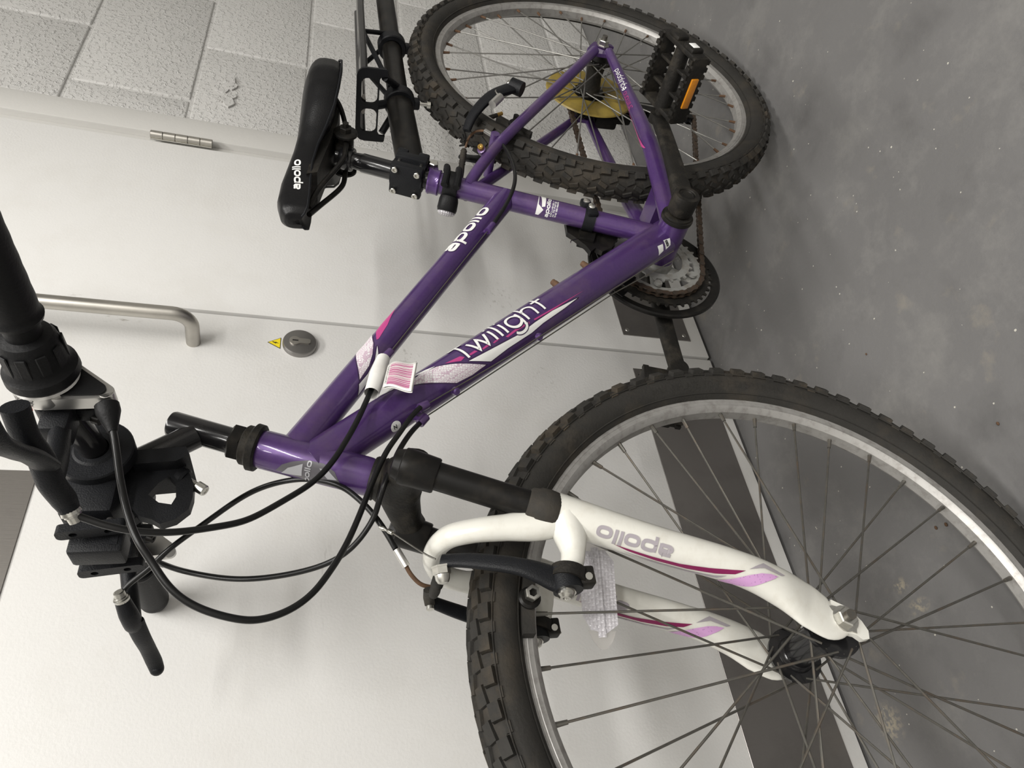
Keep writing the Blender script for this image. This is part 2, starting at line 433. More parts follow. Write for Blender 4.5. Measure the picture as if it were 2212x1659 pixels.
# block wall right of the doors: mortar bed, then each painted block proud of it
wb = MB()
wb.box(((0.522 + RX1) / 2, 0.084, CZ / 2), ((RX1 - 0.522) / 2, 0.0815, CZ / 2))
wb.box(((-0.99 + RX0) / 2, 0.086, CZ / 2), ((-0.99 - RX0) / 2, 0.079, CZ / 2))
wb.box((-0.234, 0.086, (2.1 + CZ) / 2), (0.756, 0.079, (CZ - 2.1) / 2))
wall = struct(wb.build('wall_back', 'block_paint', smooth=0), 'white painted concrete block wall beside the doors')
def block_mesh(w, h):
    key = (round(w, 3), round(h, 3))
    if key in BLK: return BLK[key]
    b = MB(); b.bbox((0, 0, 0), (w / 2, 0.012, h / 2), 0.0045, seg=3)
    BLK[key] = b.mesh('block', 'block_paint', 40); return BLK[key]
BLK = {}
row = -6
for r in range(-6, 3):
    z0 = 1.2677 + r * 0.225 + 0.003; z1 = z0 + 0.219
    z0 = max(z0, 0.0)
    if z1 - z0 < 0.02: continue
    xs = [0.522]; x = 0.59 if r % 2 else 0.8075
    while x < 2.45: xs.append(x); x += 0.4425
    for a, b_ in zip(xs, xs[1:] + [RX1]):
        g = 0.0035
        x0 = a + (0 if a == 0.522 else g); x1 = b_ - g
        share('block', block_mesh(round(x1 - x0, 4), round(z1 - z0, 4)), wall, loc=((x0 + x1) / 2, 0.0135 - 0.002 + random.uniform(-0.0008, 0.0008), (z0 + z1) / 2))

# lump of flaking paint on a block
rf = random.Random(5)
for k_ in range(7):
    cx, cz = 0.642 + rf.uniform(-0.045, 0.045), 0.980 + rf.uniform(-0.016, 0.016); n = 9; r0 = rf.uniform(0.008, 0.018)
    pts = [(r0 * rf.uniform(0.6, 1.2) * math.cos(2 * math.pi * i / n) * 1.4, r0 * rf.uniform(0.6, 1.2) * math.sin(2 * math.pi * i / n)) for i in range(n)]
    q = MB(); q.prism(pts, 0.0045, (cx, -0.0010 - 0.0003 * k_, cz), (X, Z, Y)); q.build('paint_flake', 'block_paint', wall, 0)
# door casing
j = MB()
j.bbox((0.4895, 0.04, 1.06), (0.0325, 0.043, 1.06), 0.003)
j.bbox((0.4465, 0.06, 1.06), (0.0105, 0.049, 1.06), 0.002)
struct(j.build('trim_1', 'casing_paint'), 'white painted door casing at the hinge side')
j = MB(); j.bbox((-0.955, 0.04, 1.06), (0.034, 0.043, 1.06), 0.003)
struct(j.build('trim_2', 'casing_paint'), 'white painted door casing at the far end')
j = MB(); j.bbox((-0.234, 0.04, 2.085), (0.72, 0.043, 0.035), 0.003)
struct(j.build('trim_3', 'casing_paint'), 'white painted door head')
slab('wall_dark_sheet', -0.99, 0.52, 0.12, 0.16, 0, 2.1, 'void')  # black sheet: painted darkness behind the door gaps

# doors: an unequal pair
d1 = MB(); d1.bbox((0.2177, 0.0225, 1.029), (0.2143, 0.0225, 1.021), 0.0015)
door1 = struct(d1.build('door_1', 'door_paint'), 'narrow white door leaf with a stainless kick plate')
d2 = MB(); d2.bbox((-0.4617, 0.0225, 1.029), (0.4583, 0.0225, 1.021), 0.0015)
door2 = struct(d2.build('door_2', 'door_paint'), 'wide white door leaf with pull handle and lock')
def screw_heads(b, pts, y):
    for (x, z) in pts: b.lathe((x, y, z), (0, -1, 0), [(0, 0.0045), (0.0008, 0.004), (0.0012, 0.0022), (0.0004, 0.0)], seg=12)
def kick(parent, x0, x1, z0, z1, scr):
    k = MB(); k.bbox(((x0 + x1) / 2, -0.0008, (z0 + z1) / 2), ((x1 - x0) / 2, 0.0008, (z1 - z0) / 2), 0.0005, seg=1)
    o = k.build('kick_plate', 'brushed_plate', parent); o['label'] = 'brushed stainless kick plate'
    for p in scr:
        s = MB(); screw_heads(s, [p], -0.0016); s.build('screw', 'zinc', o)
kick(door1, 0.042, 0.392, 0.038, 0.190, [(0.056, 0.178), (0.056, 0.050), (0.378, 0.178), (0.378, 0.050)])
kick(door2, -0.872, -0.0435, 0.034, 0.1915, [(-0.060, 0.180), (-0.060, 0.046), (-0.45, 0.180), (-0.45, 0.046), (-0.857, 0.180), (-0.857, 0.046)])
# push panel on the wide leaf
k = MB(); k.bbox((-0.447, -0.0008, 1.262), (0.14, 0.0008, 0.151), 0.0005, seg=1)
k.build('push_plate', 'brushed_panel', door2)['label'] = 'brushed stainless plate'
# pull handle
hx, hz0, hz1, hy = -0.0672, 0.957, 1.257, -0.062
pts = [V(hx, 0, hz0), V(hx, hy + 0.026, hz0)]
for k_ in range(1, 9):
    a = math.radians(90 * k_ / 8); pts.append(V(hx, hy + 0.026 - 0.026 * math.sin(a), hz0 + 0.026 - 0.026 * math.cos(a)))
up_ = [V(p.x, p.y, hz0 + hz1 - p.z) for p in reversed(pts)]
MB().sweep(pts + up_, 0.0105, seg=24, up=(1, 0, 0)).build('pull_handle', 'brushed_handle', door2)['label'] = 'brushed steel pull handle'
# lock
lk = MB(); lx, lz = -0.0547, 0.7985
lk.lathe((lx, 0, lz), (0, -1, 0), [(0, 0.0268), (0.0065, 0.0268), (0.0085, 0.0255), (0.009, 0.0235), (0.009, 0.0)], seg=40)
lock = lk.build('lock_escutcheon', 'stainless', door2); lock['label'] = 'round steel lock escutcheon'
prof = circle(0, 0.006, 0.0085, 18)
prof = [p for p in prof if p[1] > -0.0005] + [(-0.005, -0.002), (-0.005, -0.016), (-0.003, -0.0185), (0.003, -0.0185), (0.005, -0.016), (0.005, -0.002)]
prof = sorted(prof, key=lambda p: math.atan2(p[1] + 0.003, p[0]))
c_ = MB(); c_.prism(prof, 0.004, (lx, -0.0095, lz + 0.002), (X, Z, Y)); c_.build('lock_cylinder', 'brushed_handle', lock)
s_ = MB(); s_.box((lx, -0.0118, lz + 0.007), (0.0008, 0.0004, 0.0045)); s_.build('keyhole', 'void', lock)
# warning triangle sticker
mat('sticker_yellow', (0.78, 0.62, 0.02), 0.4); 
tri = MB(); tc_ = V(-0.0545, -0.0004, 0.8345)
tri.prism([(-0.0117, -0.0065), (0.0117, -0.0065), (0, 0.0137)], 0.0006, tc_, (X, Z, Y))
st = tri.build('warning_sticker', 'decal_black', door2); st['label'] = 'yellow electric shock warning triangle sticker'
t2 = MB(); t2.prism([(-0.0103, -0.0057), (0.0103, -0.0057), (0, 0.0121)], 0.0003, tc_ + V(0, -0.0004, 0), (X, Z, Y)); t2.build('sticker_face', 'sticker_yellow', st)
t3 = MB(); t3.prism([(0.0012, 0.0065), (-0.0022, 0.0005), (-0.0004, 0.0008), (-0.0014, -0.0042), (0.0022, 0.0018), (0.0006, 0.0014), (0.0024, 0.0065)], 0.0002, tc_ + V(0, -0.0007, 0), (X, Z, Y)); t3.build('lightning_bolt', 'decal_black', st)
# hinges on the narrow leaf
for hz in (1.042, 1.85):
    h = MB(); h.bbox((0.4400, -0.001, hz), (0.0045, 0.0012, 0.055), 0.0004, seg=1)
    hin = h.build('hinge', 'zinc', door1)
    for q in range(5):
        z0 = hz - 0.0555 + q * 0.0222
        w = MB(); w.lathe((0.4445, -0.006, z0), (0, 0, 1), [(0.0, 0.0), (0.0, 0.0068), (0.0007, 0.0074), (0.0209, 0.0074), (0.0216, 0.0068), (0.0216, 0.0)], seg=20)
        w.build('hinge_knuckle', 'brushed_handle', hin)
# dirt caught along the foot of the doors

# ------------------------------------------------------------------ the bicycle
# local frame: x to the rear, y towards the doors, z up; origin = rear axle centre
BX = V(0.9997330, 0.0231067, 0.0); BY = V(-0.0230124, 0.9956531, -0.0902520); BZ = V(-0.0020854, 0.0902279, 0.9959190)
BO = V(0.3270653, -0.3451084, 0.3307512)
BASE = 0.332
bike = empty('bicycle'); bike.matrix_world = basis(BX, BY, BZ, BO - BZ * BASE)
tag(bike, 'purple bicycle with white suspension fork leaning against the white doors', 'bicycle')
def part(mb, name, m=None, smooth=35, label=None):
    o = mb.build(name, m, bike, smooth); o.location = (0, 0, BASE)
    if label: o['label'] = label
    return o
def sub(mb, name, m, parent, smooth=35, label=None):
    o = mb.build(name, m, parent, smooth)
    if label: o['label'] = label
    return o

# ---- wheels
def make_wheel(c, phase, label, front):
    """geometry around the axle centre c (bike coordinates), axle along y"""
    w = empty('wheel', V(c) + V(0, 0, BASE), bike); w['label'] = label
    # rim
    r = MB()
    prof = [(-0.0118, 0.2855), (-0.0128, 0.2845), (-0.0122, 0.2826), (-0.0128, 0.2820), (-0.0124, 0.2796), (-0.0128, 0.2790), (-0.0122, 0.2762), (-0.0122, 0.2745), (-0.0105, 0.2722), (-0.0062, 0.2688),
            (0.0062, 0.2688), (0.0105, 0.2722), (0.0122, 0.2745), (0.0128, 0.2800), (0.0128, 0.2845), (0.0118, 0.2855), (0.0108, 0.2850), (0.0100, 0.2770), (-0.0100, 0.2770), (-0.0108, 0.2850)]
    r.lathe((0, 0, 0), (0, 1, 0), prof, seg=144, closed=True)
    sub(r, 'rim', 'alloy', w, 25)
    # tyre carcass
    t = MB(); tp = []
    n = 22
    R0, a, b_ = 0.3035, 0.0250, 0.0236
    tp.append((-0.0105, 0.2835)); tp.append((-0.0122, 0.2862))
    for k in range(n + 1):
        th = math.radians(-62 + 304 * k / n) ; th = math.pi + math.radians(62) - math.radians(304) * k / n
        tp.append((a * math.cos(th), R0 + b_ * math.sin(th)))
    tp.append((0.0122, 0.2862)); tp.append((0.0105, 0.2835))
    t.lathe((0, 0, 0), (0, 1, 0), tp, seg=120)
    for s in (-1, 1):                                  # moulded bead line on the side wall
        t.lathe((0, 0, 0), (0, 1, 0), [(s * 0.0186, 0.2878), (s * 0.0196, 0.2884), (s * 0.0194, 0.2872)], seg=120, closed=True)
        t.lathe((0, 0, 0), (0, 1, 0), [(s * 0.0248, 0.3108), (s * 0.0256, 0.3116), (s * 0.0249, 0.3124)], seg=120, closed=True)
    sub(t, 'tyre', 'rubber', w, 50)
    # tread blocks
    k_ = MB(); nk = 74
    def knob(ang, lat_ang, hl, hw, hh, skew=0.0, tap=0.86):
        # lat_ang: position round the tyre section (0 = crown)
        sl, cl = math.sin(lat_ang), math.cos(lat_ang)
        rad = V(math.cos(ang), 0, math.sin(ang)); tan = V(-math.sin(ang), 0, math.cos(ang))
        nrm = rad * cl + Y * sl; side = Y * cl - rad * sl
        p = rad * (R0 + b_ * cl) + Y * (a * sl)
        t1 = (tan * math.cos(skew) + side * math.sin(skew)); s1 = nrm.cross(t1)
        k_.box(p + nrm * ((0.0026 if front else 0.0022) if abs(lat_ang) < 0.8 else 0.0054 if abs(lat_ang) < 1.1 else 0.0012) - nrm * hh, (hl, hw, hh), (t1, s1, nrm), taper=tap)
    st_ = 2 * math.pi / nk
    for i in range(nk):
        an = st_ * i
        for s in (-1, 1):
            off = 0 if s < 0 else st_ / 2
            knob(an + off, s * 0.98, 0.0080, 0.0056, 0.0046, s * 0.06)
            if front:
                knob(an + off + st_ * 0.45, s * 0.56, 0.0092, 0.0048, 0.0032, s * 0.18)
                knob(an + off, s * 0.20, 0.0088, 0.0040, 0.0030, -s * 0.22)
            else:
                knob(an + off + st_ * 0.5, s * 0.58, 0.0075, 0.0042, 0.0034, s * 0.45)
                knob(an + off, s * 0.22, 0.0078, 0.0036, 0.0034, -s * 0.40)
            knob(an + off + st_ * 0.5, s * 1.22, 0.0052, 0.0030, 0.0022, 0)
    tr = sub(k_, 'tyre_tread', 'tread_rubber', w, 20); tr['kind'] = 'stuff'
    # hub
    h = MB()
    if front:
        h.lathe((0, 0, 0), (0, 1, 0), [(-0.043, 0.0), (-0.043, 0.0105), (-0.0385, 0.0125), (-0.0375, 0.0265), (-0.0335, 0.0270), (-0.0325, 0.0180), (-0.029, 0.0175), (-0.026, 0.0150),
                                        (0.026, 0.0150), (0.029, 0.0175), (0.0325, 0.0180), (0.0335, 0.0270), (0.0375, 0.0265), (0.0385, 0.0125), (0.043, 0.0105), (0.043, 0.0)], seg=40)
        fl = (-0.0355, 0.0355)
    else:
        h.lathe((0, 0, 0), (0, 1, 0), [(-0.052, 0.0), (-0.052, 0.0115), (-0.042, 0.014), (-0.041, 0.0235), (-0.038, 0.0240), (-0.036, 0.0165), (-0.012, 0.0135), (0.012, 0.0175),
                                        (0.014, 0.0245), (0.017, 0.0245), (0.018, 0.012), (0.05, 0.012), (0.05, 0.0)], seg=40)
        fl = (-0.0395, 0.0155)
    hub = sub(h, 'hub', 'black_gloss' if front else 'black_dusty', w)
    hr = 0.0232 if front else 0.0205
    # spokes and nipples: 36, three cross
    for i in range(36):
        th = math.radians(phase + 10 * i)
        s = i % 2; kk = (i // 2) % 2
        side = fl[s]; dirn = 1 if kk else -1
        th_h = th + dirn * math.radians(61)
        o_ = 0.0022 if kk else -0.0022
        hp = V(hr * math.cos(th_h), side + o_ * (1 if s else -1), hr * math.sin(th_h))
        rp = V(0.2700 * math.cos(th), (0.0025 if s else -0.0025), 0.2700 * math.sin(th))
        dv = (rp - hp).normalized()
        sp = MB(); sp.cyl(hp - dv * 0.002, rp - dv * 0.004, 0.00118, seg=8)
        sp.sweep([hp + V(0, -o_ * (1 if s else -1) * 2, 0), hp, hp + dv * 0.004], 0.0011, seg=6)
        so = sub(sp, 'spoke', 'spoke_steel' if front else 'spoke_light', w)
        nb = MB(); nb.cyl(rp - dv * 0.0125, rp + dv * 0.0010, 0.0020, 0.0025, seg=8)
        sub(nb, 'spoke_nipple', 'spoke_steel' if front else 'rust', w)
    # axle and nuts
    if front:
        ax = MB(); ax.cyl((0, -0.0690, 0), (0, 0.0690, 0), 0.0046, seg=18)
        sub(ax, 'axle', 'spoke_steel', w)
        for s in (-1, 1):
            q = MB(); q.lathe((0, s * 0.0575, 0), (0, s, 0), [(0, 0.0), (0, 0.0118), (0.0018, 0.0118), (0.0018, 0.0)], seg=22)
            q.lathe((0, s * 0.0590, 0), (0, s, 0), [(0, 0.0), (0, 0.0092), (0.0048, 0.0092), (0.0058, 0.0080), (0.0058, 0.0)], seg=6)
            sub(q, 'axle_nut', 'zinc', w, 20)
            q = MB(); q.prism([(-0.0105, -0.010), (0.0105, -0.010), (0.009, 0.012), (0.004, 0.021), (-0.004, 0.021), (-0.009, 0.012)], 0.0014, (0, s * 0.0576, 0), (V(0.93, 0, -0.37), V(0.37, 0, 0.93), Y))
            sub(q, 'retaining_washer', 'zinc', w)
    else:
        ax = MB(); ax.cyl((0, -0.083, 0), (0, 0.078, 0), 0.0046, seg=16)
        sub(ax, 'axle', 'spoke_steel', w)
        for s in (-1, 1):
            q = MB(); q.lathe((0, s * 0.066, 0), (0, s, 0), [(0, 0.0), (0, 0.0112), (0.002, 0.0112), (0.002, 0.0092), (0.0095, 0.0092), (0.0105, 0.0082), (0.0105, 0.0)], seg=6)
            sub(q, 'axle_nut', 'zinc', w, 20)
    # valve
    va = math.radians(phase + (5 if front else 125) + (180 if front else 0))
    q = MB(); dv = V(math.cos(va), 0, math.sin(va))
    q.cyl(dv * 0.270, dv * 0.244, 0.0039, 0.0036, seg=12)
    val = sub(q, 'valve', 'black_dusty', w)
    q = MB(); q.cyl(dv * 0.245, dv * 0.232, 0.0032, seg=12); sub(q, 'valve_cap', 'brass', w)
    return w
FC = V(-1.00449, 0.01729, -0.00513)
wheel_f = make_wheel(FC, 0.7, 'large front wheel with dusty spokes and knobbly tyre', True)
wheel_r = make_wheel(V(0, 0, 0), 2.2, 'rear wheel with knobbly tyre and rusty spoke nipples', False)
if True:
    # yellow spoke protector and freewheel on the rear wheel
    q = MB(); q.lathe((0, 0.0215, 0), (0, 1, 0), [(-0.001, 0.030), (-0.0028, 0.0650), (-0.0015, 0.0785), (0.001, 0.0800), (0.002, 0.0780), (0.0005, 0.065), (0.002, 0.030)], seg=64, closed=True)
    sub(q, 'spoke_protector', 'yellow_plastic', wheel_r)
    def sprocket(b, c, axis_y, r_root, r_tip, teeth, th, bore=0.02):
        pts = []
        for i in range(teeth):
            for f_, rr_ in ((0.0, r_root), (0.28, r_root), (0.42, r_tip), (0.58, r_tip), (0.72, r_root)):
                a_ = 2 * math.pi * (i + f_) / teeth; pts.append((rr_ * math.cos(a_), rr_ * math.sin(a_)))
        b.prism(pts, th, (c[0], axis_y, c[2]), (X, Z, -Y), holes=[list(reversed(circle(0, 0, bore, 28)))])
    for i, t_ in enumerate((28, 24, 22, 20, 18, 16, 14)):
        rt = 0.0127 * t_ / (2 * math.pi) - 0.0018
        q = MB(); sprocket(q, (0, 0, 0), 0.0265 + i * 0.0048, rt, rt + 0.0042, t_, 0.0018, 0.016)
        sub(q, 'sprocket', 'black_dusty', wheel_r, 20)

# ---- frame tubes
HT_T, HT_B = V(-0.7905, 0, 0.5045), V(-0.8243, 0, 0.4020)
BB = V(-0.4330, 0, -0.0190)
ST_T = V(-0.3395, 0, 0.3150)
def tube_part(name, a, b, ra, rb=None, m='purple', seg=28, up=None):
    a, b = V(a), V(b)
    n = 14; rb = rb or ra
    path = [a.lerp(b, i / n) for i in range(n + 1)]
    mb = MB(); mb.sweep(path, lerp_list([ra, rb], n + 1), seg=seg, up=up)
    return part(mb, name, m)
HD = (HT_T - HT_B).normalized()
ht = MB(); hl = (HT_T - HT_B).length
ht.lathe(HT_B, HD, [(0.0, 0.0), (0.0, 0.0180), (0.004, 0.0186), (hl - 0.004, 0.0186), (hl, 0.0180), (hl, 0.0)], seg=40)
head_tube = part(ht, 'head_tube', 'purple')
TT_A, TT_B = V(-0.799, 0, 0.4772), V(-0.3665, 0, 0.2093)
top_tube = tube_part('top_tube', TT_A, TT_B, 0.0162, 0.0158)
DT_A, DT_B = V(-0.8095, 0, 0.4580), V(-0.4220, 0, -0.0230)
down_tube = tube_part('down_tube', DT_A, DT_B, (0.0212, 0.0195), (0.0250, 0.0200), up=(1, 0, 0.8))
seat_tube = tube_part('seat_tube', BB, ST_T, 0.0149, 0.0149)
q = MB(); q.cyl(BB + V(0, -0.0355, 0), BB + V(0, 0.0355, 0), 0.0205, seg=36); part(q, 'bottom_bracket_shell', 'purple')
def bead(o, a, rad, nrm, m='purple'):
    pass
DO = 0.0645   # dropout lateral
for s in (-1, 1):
    # seat stay
    pth = smooth_path([V(-0.3560, s * 0.0080, 0.2640), V(-0.318, s * 0.0200, 0.2400), V(-0.263, s * 0.0320, 0.2015), V(-0.14, s * 0.0480, 0.1090), V(-0.02, s * DO, 0.0185)], 8)
    q = MB(); q.sweep(pth, 0.0083, seg=18); part(q, 'seat_stay', 'purple')
    # chain stay
    pth = smooth_path([V(-0.428, s * 0.020, -0.0195), V(-0.345, s * 0.040, -0.0175), V(-0.24, s * 0.055, -0.0155), V(-0.018, s * DO, -0.0075)], 8)
    n = len(pth); q = MB(); q.sweep(pth, lerp_list([(0.0165, 0.0120), (0.0158, 0.0110), (0.0125, 0.0100), (0.0078, 0.0078)], n), seg=20, up=(0, 0, 1)); cs = part(q, 'chain_stay', 'purple')
    if s < 0: chain_stay_near = cs; CS_PATH = pth
    # dropout plate
    q = MB(); q.prism([(-0.028, 0.026), (-0.014, 0.030), (0.004, 0.019), (0.014, 0.012), (0.016, -0.004), (0.012, -0.019), (0.003, -0.022), (0.004, -0.008), (-0.006, -0.004), (-0.012, -0.016), (-0.030, -0.014)],
                      0.006, (0, s * 0.0615, 0), (X, Z, Y)); part(q, 'dropout', 'purple')
# stay bridges
q = MB(); q.cyl((-0.262, -0.036, 0.217), (-0.262, 0.036, 0.217), 0.0068, seg=14); part(q, 'seat_stay_bridge', 'purple')
q = MB(); q.prism([(-0.018, 0.012), (0.022, 0.010), (0.024, -0.010), (-0.018, -0.012)], 0.07, (-0.372, 0, -0.018), (X, Z, Y)); part(q, 'chain_stay_bridge', 'purple')
# seat collar with bolt
STD = (ST_T - BB).normalized()
q = MB(); q.lathe(ST_T - STD * 0.0150, STD, [(0, 0.0150), (0, 0.0172), (0.0015, 0.0180), (0.004, 0.0172), (0.011, 0.0172), (0.0145, 0.0182), (0.0165, 0.0172), (0.0165, 0.0136)], seg=36)
for s in (-1, 1): q.bbox(ST_T - STD * 0.006 + V(0.0215, s * 0.0065, 0.000), (0.0085, 0.0045, 0.0075), 0.003)
col_ = part(q, 'seat_collar', 'purple')
q = MB(); cb = ST_T - STD * 0.006 + V(0.0225, 0, 0.0)
q.lathe(cb + V(0, -0.0110, 0), (0, -1, 0), [(0, 0.0), (0, 0.0072), (0.0045, 0.0070), (0.0055, 0.0058), (0.0055, 0)], seg=6); q.cyl(cb + V(0, -0.01, 0), cb + V(0, 0.016, 0), 0.003, seg=10)
sub(q, 'collar_bolt', 'zinc', col_, 20)
# headset
q = MB(); q.lathe(HT_T, HD, [(0.0, 0.0), (0.0, 0.0205), (0.0015, 0.0225), (0.0075, 0.0228), (0.0090, 0.0205), (0.0105, 0.0192), (0.0150, 0.0192), (0.0165, 0.0178), (0.0165, 0.0)], seg=40)
hs = part(q, 'headset_cup', 'black_dusty', label='black upper headset cup')
q = MB(); q.lathe(HT_T, HD, [(0.0165, 0.0), (0.0165, 0.0150), (0.0172, 0.0182), (0.0265, 0.0182), (0.0285, 0.0155), (0.0285, 0.0)], seg=6); sub(q, 'lock_nut', 'black_satin', hs, 15)
q = MB(); q.lathe(HT_B, -HD, [(0.0, 0.0), (0.0, 0.0200), (0.0020, 0.0212), (0.0050, 0.0212), (0.0062, 0.0196), (0.0080, 0.0205), (0.0105, 0.0218), (0.0125, 0.0205), (0.0125, 0.0)], seg=40)
part(q, 'headset_cup', 'black_dusty', label='black dusty lower headset cup')
# stem
Q_B, Q_T = HT_T + HD * 0.020, V(-0.7610, 0, 0.5880)
q = MB(); qd = (Q_T - Q_B).normalized(); ql = (Q_T - Q_B).length
q.lathe(Q_B, qd, [(0, 0.0), (0, 0.0126), (ql - 0.003, 0.0126), (ql - 0.0008, 0.0118), (ql, 0.0105), (ql - 0.002, 0.0100), (ql - 0.002, 0.0)], seg=36)
stem = part(q, 'stem', 'black_gloss', label='glossy black quill stem')
BAR_C = V(-0.8200, 0, 0.6280)
q = MB(); q.cyl(V(-0.7745, 0, 0.5640), BAR_C + V(0.012, 0, -0.014), 0.0124, seg=30); sub(q, 'stem_extension', 'black_gloss', stem)
q = MB(); q.cyl(BAR_C + V(0, -0.022, 0), BAR_C + V(0, 0.022, 0), 0.0178, seg=30); sub(q, 'bar_clamp', 'black_gloss', stem)

# ---- fork
Tn = [V(-0.8505, -0.0580, 0.3745), V(-0.8930, -0.0565, 0.2640)]   # near stanchion
Tf = [V(-0.8505, 0.0580, 0.3700), V(-0.8930, 0.0620, 0.2640)]
q = MB()
q.lathe(HT_B - HD * 0.012, -HD, [(0, 0.0), (0, 0.0200), (0.012, 0.0205), (0.026, 0.018), (0.030, 0.0)], seg=30)
cpath = smooth_path([Tn[0] + V(0.002, 0.002, -0.008), V(-0.845, -0.045, 0.370), V(-0.8370, -0.022, 0.375), V(-0.8350, 0, 0.3765), V(-0.8370, 0.022, 0.373), V(-0.845, 0.045, 0.366), Tf[0] + V(0.002, -0.002, -0.008)], 5)
q.sweep(cpath, lerp_list([(0.016, 0.0165), (0.0145, 0.0165), (0.0185, 0.0190), (0.0215, 0.0205), (0.0185, 0.0190), (0.0145, 0.0165), (0.016, 0.0165)], len(cpath)), seg=22, up=(0, 0, 1), power=2.6)
crown = part(q, 'fork_crown', 'black_dusty', label='black dusty fork crown')
for A in (Tn, Tf):
    dv = (A[1] - A[0]).normalized()
    q = MB(); q.lathe(A[0], dv, [(-0.013, 0.0), (-0.013, 0.0090), (-0.0115, 0.0128), (-0.005, 0.0150), (-0.004, 0.0164), (0.0, 0.0170), (0.0025, 0.0168), (0.026, 0.0158), (0.0275, 0.0150), (0.0275, 0.0)], seg=34)
    sub(q, 'crown_cap', 'black_satin', crown)
    q = MB(); q.cyl(A[0], A[1] + dv * 0.02, 0.0127, seg=30); part(q, 'fork_stanchion', 'black_satin', label='black fork stanchion')
    q = MB(); q.lathe(A[1] - dv * 0.004, dv, [(-0.004, 0.0), (-0.004, 0.0140), (-0.002, 0.0158), (0.0035, 0.0168), (0.005, 0.0180), (0.014, 0.0186), (0.020, 0.0180), (0.0235, 0.0165), (0.0235, 0.0)], seg=34)
    part(q, 'fork_seal', 'rubber', label='black rubber fork seal')
LEG_N = [V(-0.8975, -0.0562, 0.2480), V(-0.9070, -0.0558, 0.2250), V(-0.9300, -0.0545, 0.1660), V(-0.9560, -0.0515, 0.0900), V(-0.9735, -0.0460, 0.0520), V(-0.9900, -0.0405, 0.0270), V(-1.0060, -0.0365, 0.0040)]
LEG_F = [V(-0.8975, 0.0625, 0.2480), V(-0.9070, 0.0640, 0.2250), V(-0.9300, 0.0680, 0.1640), V(-0.9560, 0.0705, 0.0880), V(-0.9735, 0.0715, 0.0500), V(-0.9900, 0.0715, 0.0250), V(-1.0060, 0.0710, 0.0030)]
fork_legs = []
for s, LG in ((-1, LEG_N), (1, LEG_F)):
    LGx = LG[:-1] + [LG[-2].lerp(LG[-1], 0.75), LG[-1] + V(0.002, 0, -0.009)]
    pth = smooth_path(LGx, 6); n = len(pth)
    q = MB(); q.sweep(pth, lerp_list([(0.0172, 0.0168), (0.0172, 0.0168), (0.0160, 0.0160), (0.0150, 0.0150), (0.0182, 0.0125), (0.0222, 0.0060), (0.0200, 0.0044), (0.0140, 0.0040)], n), seg=30, up=(1, 0, 0))
    # hooked drop-out tip
    yd = LG[-1].y
    o_ = V(FC.x, yd, FC.z); up2 = V(0.40, 0, 0.916); fw2 = V(-0.916, 0, 0.40)
    q.prism([(0.0135, 0.012), (0.0125, 0.002), (0.0110, -0.010), (0.0135, -0.0165), (0.0105, -0.0225), (0.003, -0.0220), (-0.004, -0.0165), (-0.0130, -0.004), (-0.0150, 0.012)],
            0.0060, o_, (fw2, up2, Y))
    leg = part(q, 'fork_leg', 'white_paint', 50, label='white fork leg with purple swoosh')
    fork_legs.append(leg)
# brace arching over the tyre
bp_ = smooth_path([V(-0.9000, -0.0550, 0.2390), V(-0.9080, -0.0530, 0.2640), V(-0.9085, -0.0500, 0.2920), V(-0.9080, -0.0455, 0.3180), V(-0.9070, -0.0340, 0.3390), V(-0.9060, -0.0100, 0.3480), V(-0.9060, 0.0180, 0.3470), V(-0.9075, 0.0420, 0.3350),
                   V(-0.9090, 0.0560, 0.3120), V(-0.9090, 0.0620, 0.2850), V(-0.9020, 0.0640, 0.2390)], 6)
q = MB(); q.sweep(bp_, lerp_list([(0.0185, 0.0150), (0.0150, 0.0115), (0.0120, 0.0100), (0.0108, 0.0094), (0.0104, 0.0094), (0.0102, 0.0094), (0.0102, 0.0094), (0.0104, 0.0094), (0.0108, 0.0094), (0.0150, 0.0110), (0.0185, 0.0150)], len(bp_)), seg=20, up=(1, 0, 0))
for s, yb in ((-1, -0.0555), (1, 0.0645)):          # brake bosses
    bpth = smooth_path([V(-0.905, yb, 0.240), V(-0.922, yb + s * 0.000, 0.238), V(-0.938, yb, 0.2385), V(-0.951, yb, 0.2425)], 5)
    q.sweep(bpth, lerp_list([0.017, 0.0145, 0.0105, 0.0098], len(bpth)), seg=20)
part(q, 'fork_brace', 'white_paint', 55, label='white fork brace arching over the tyre')

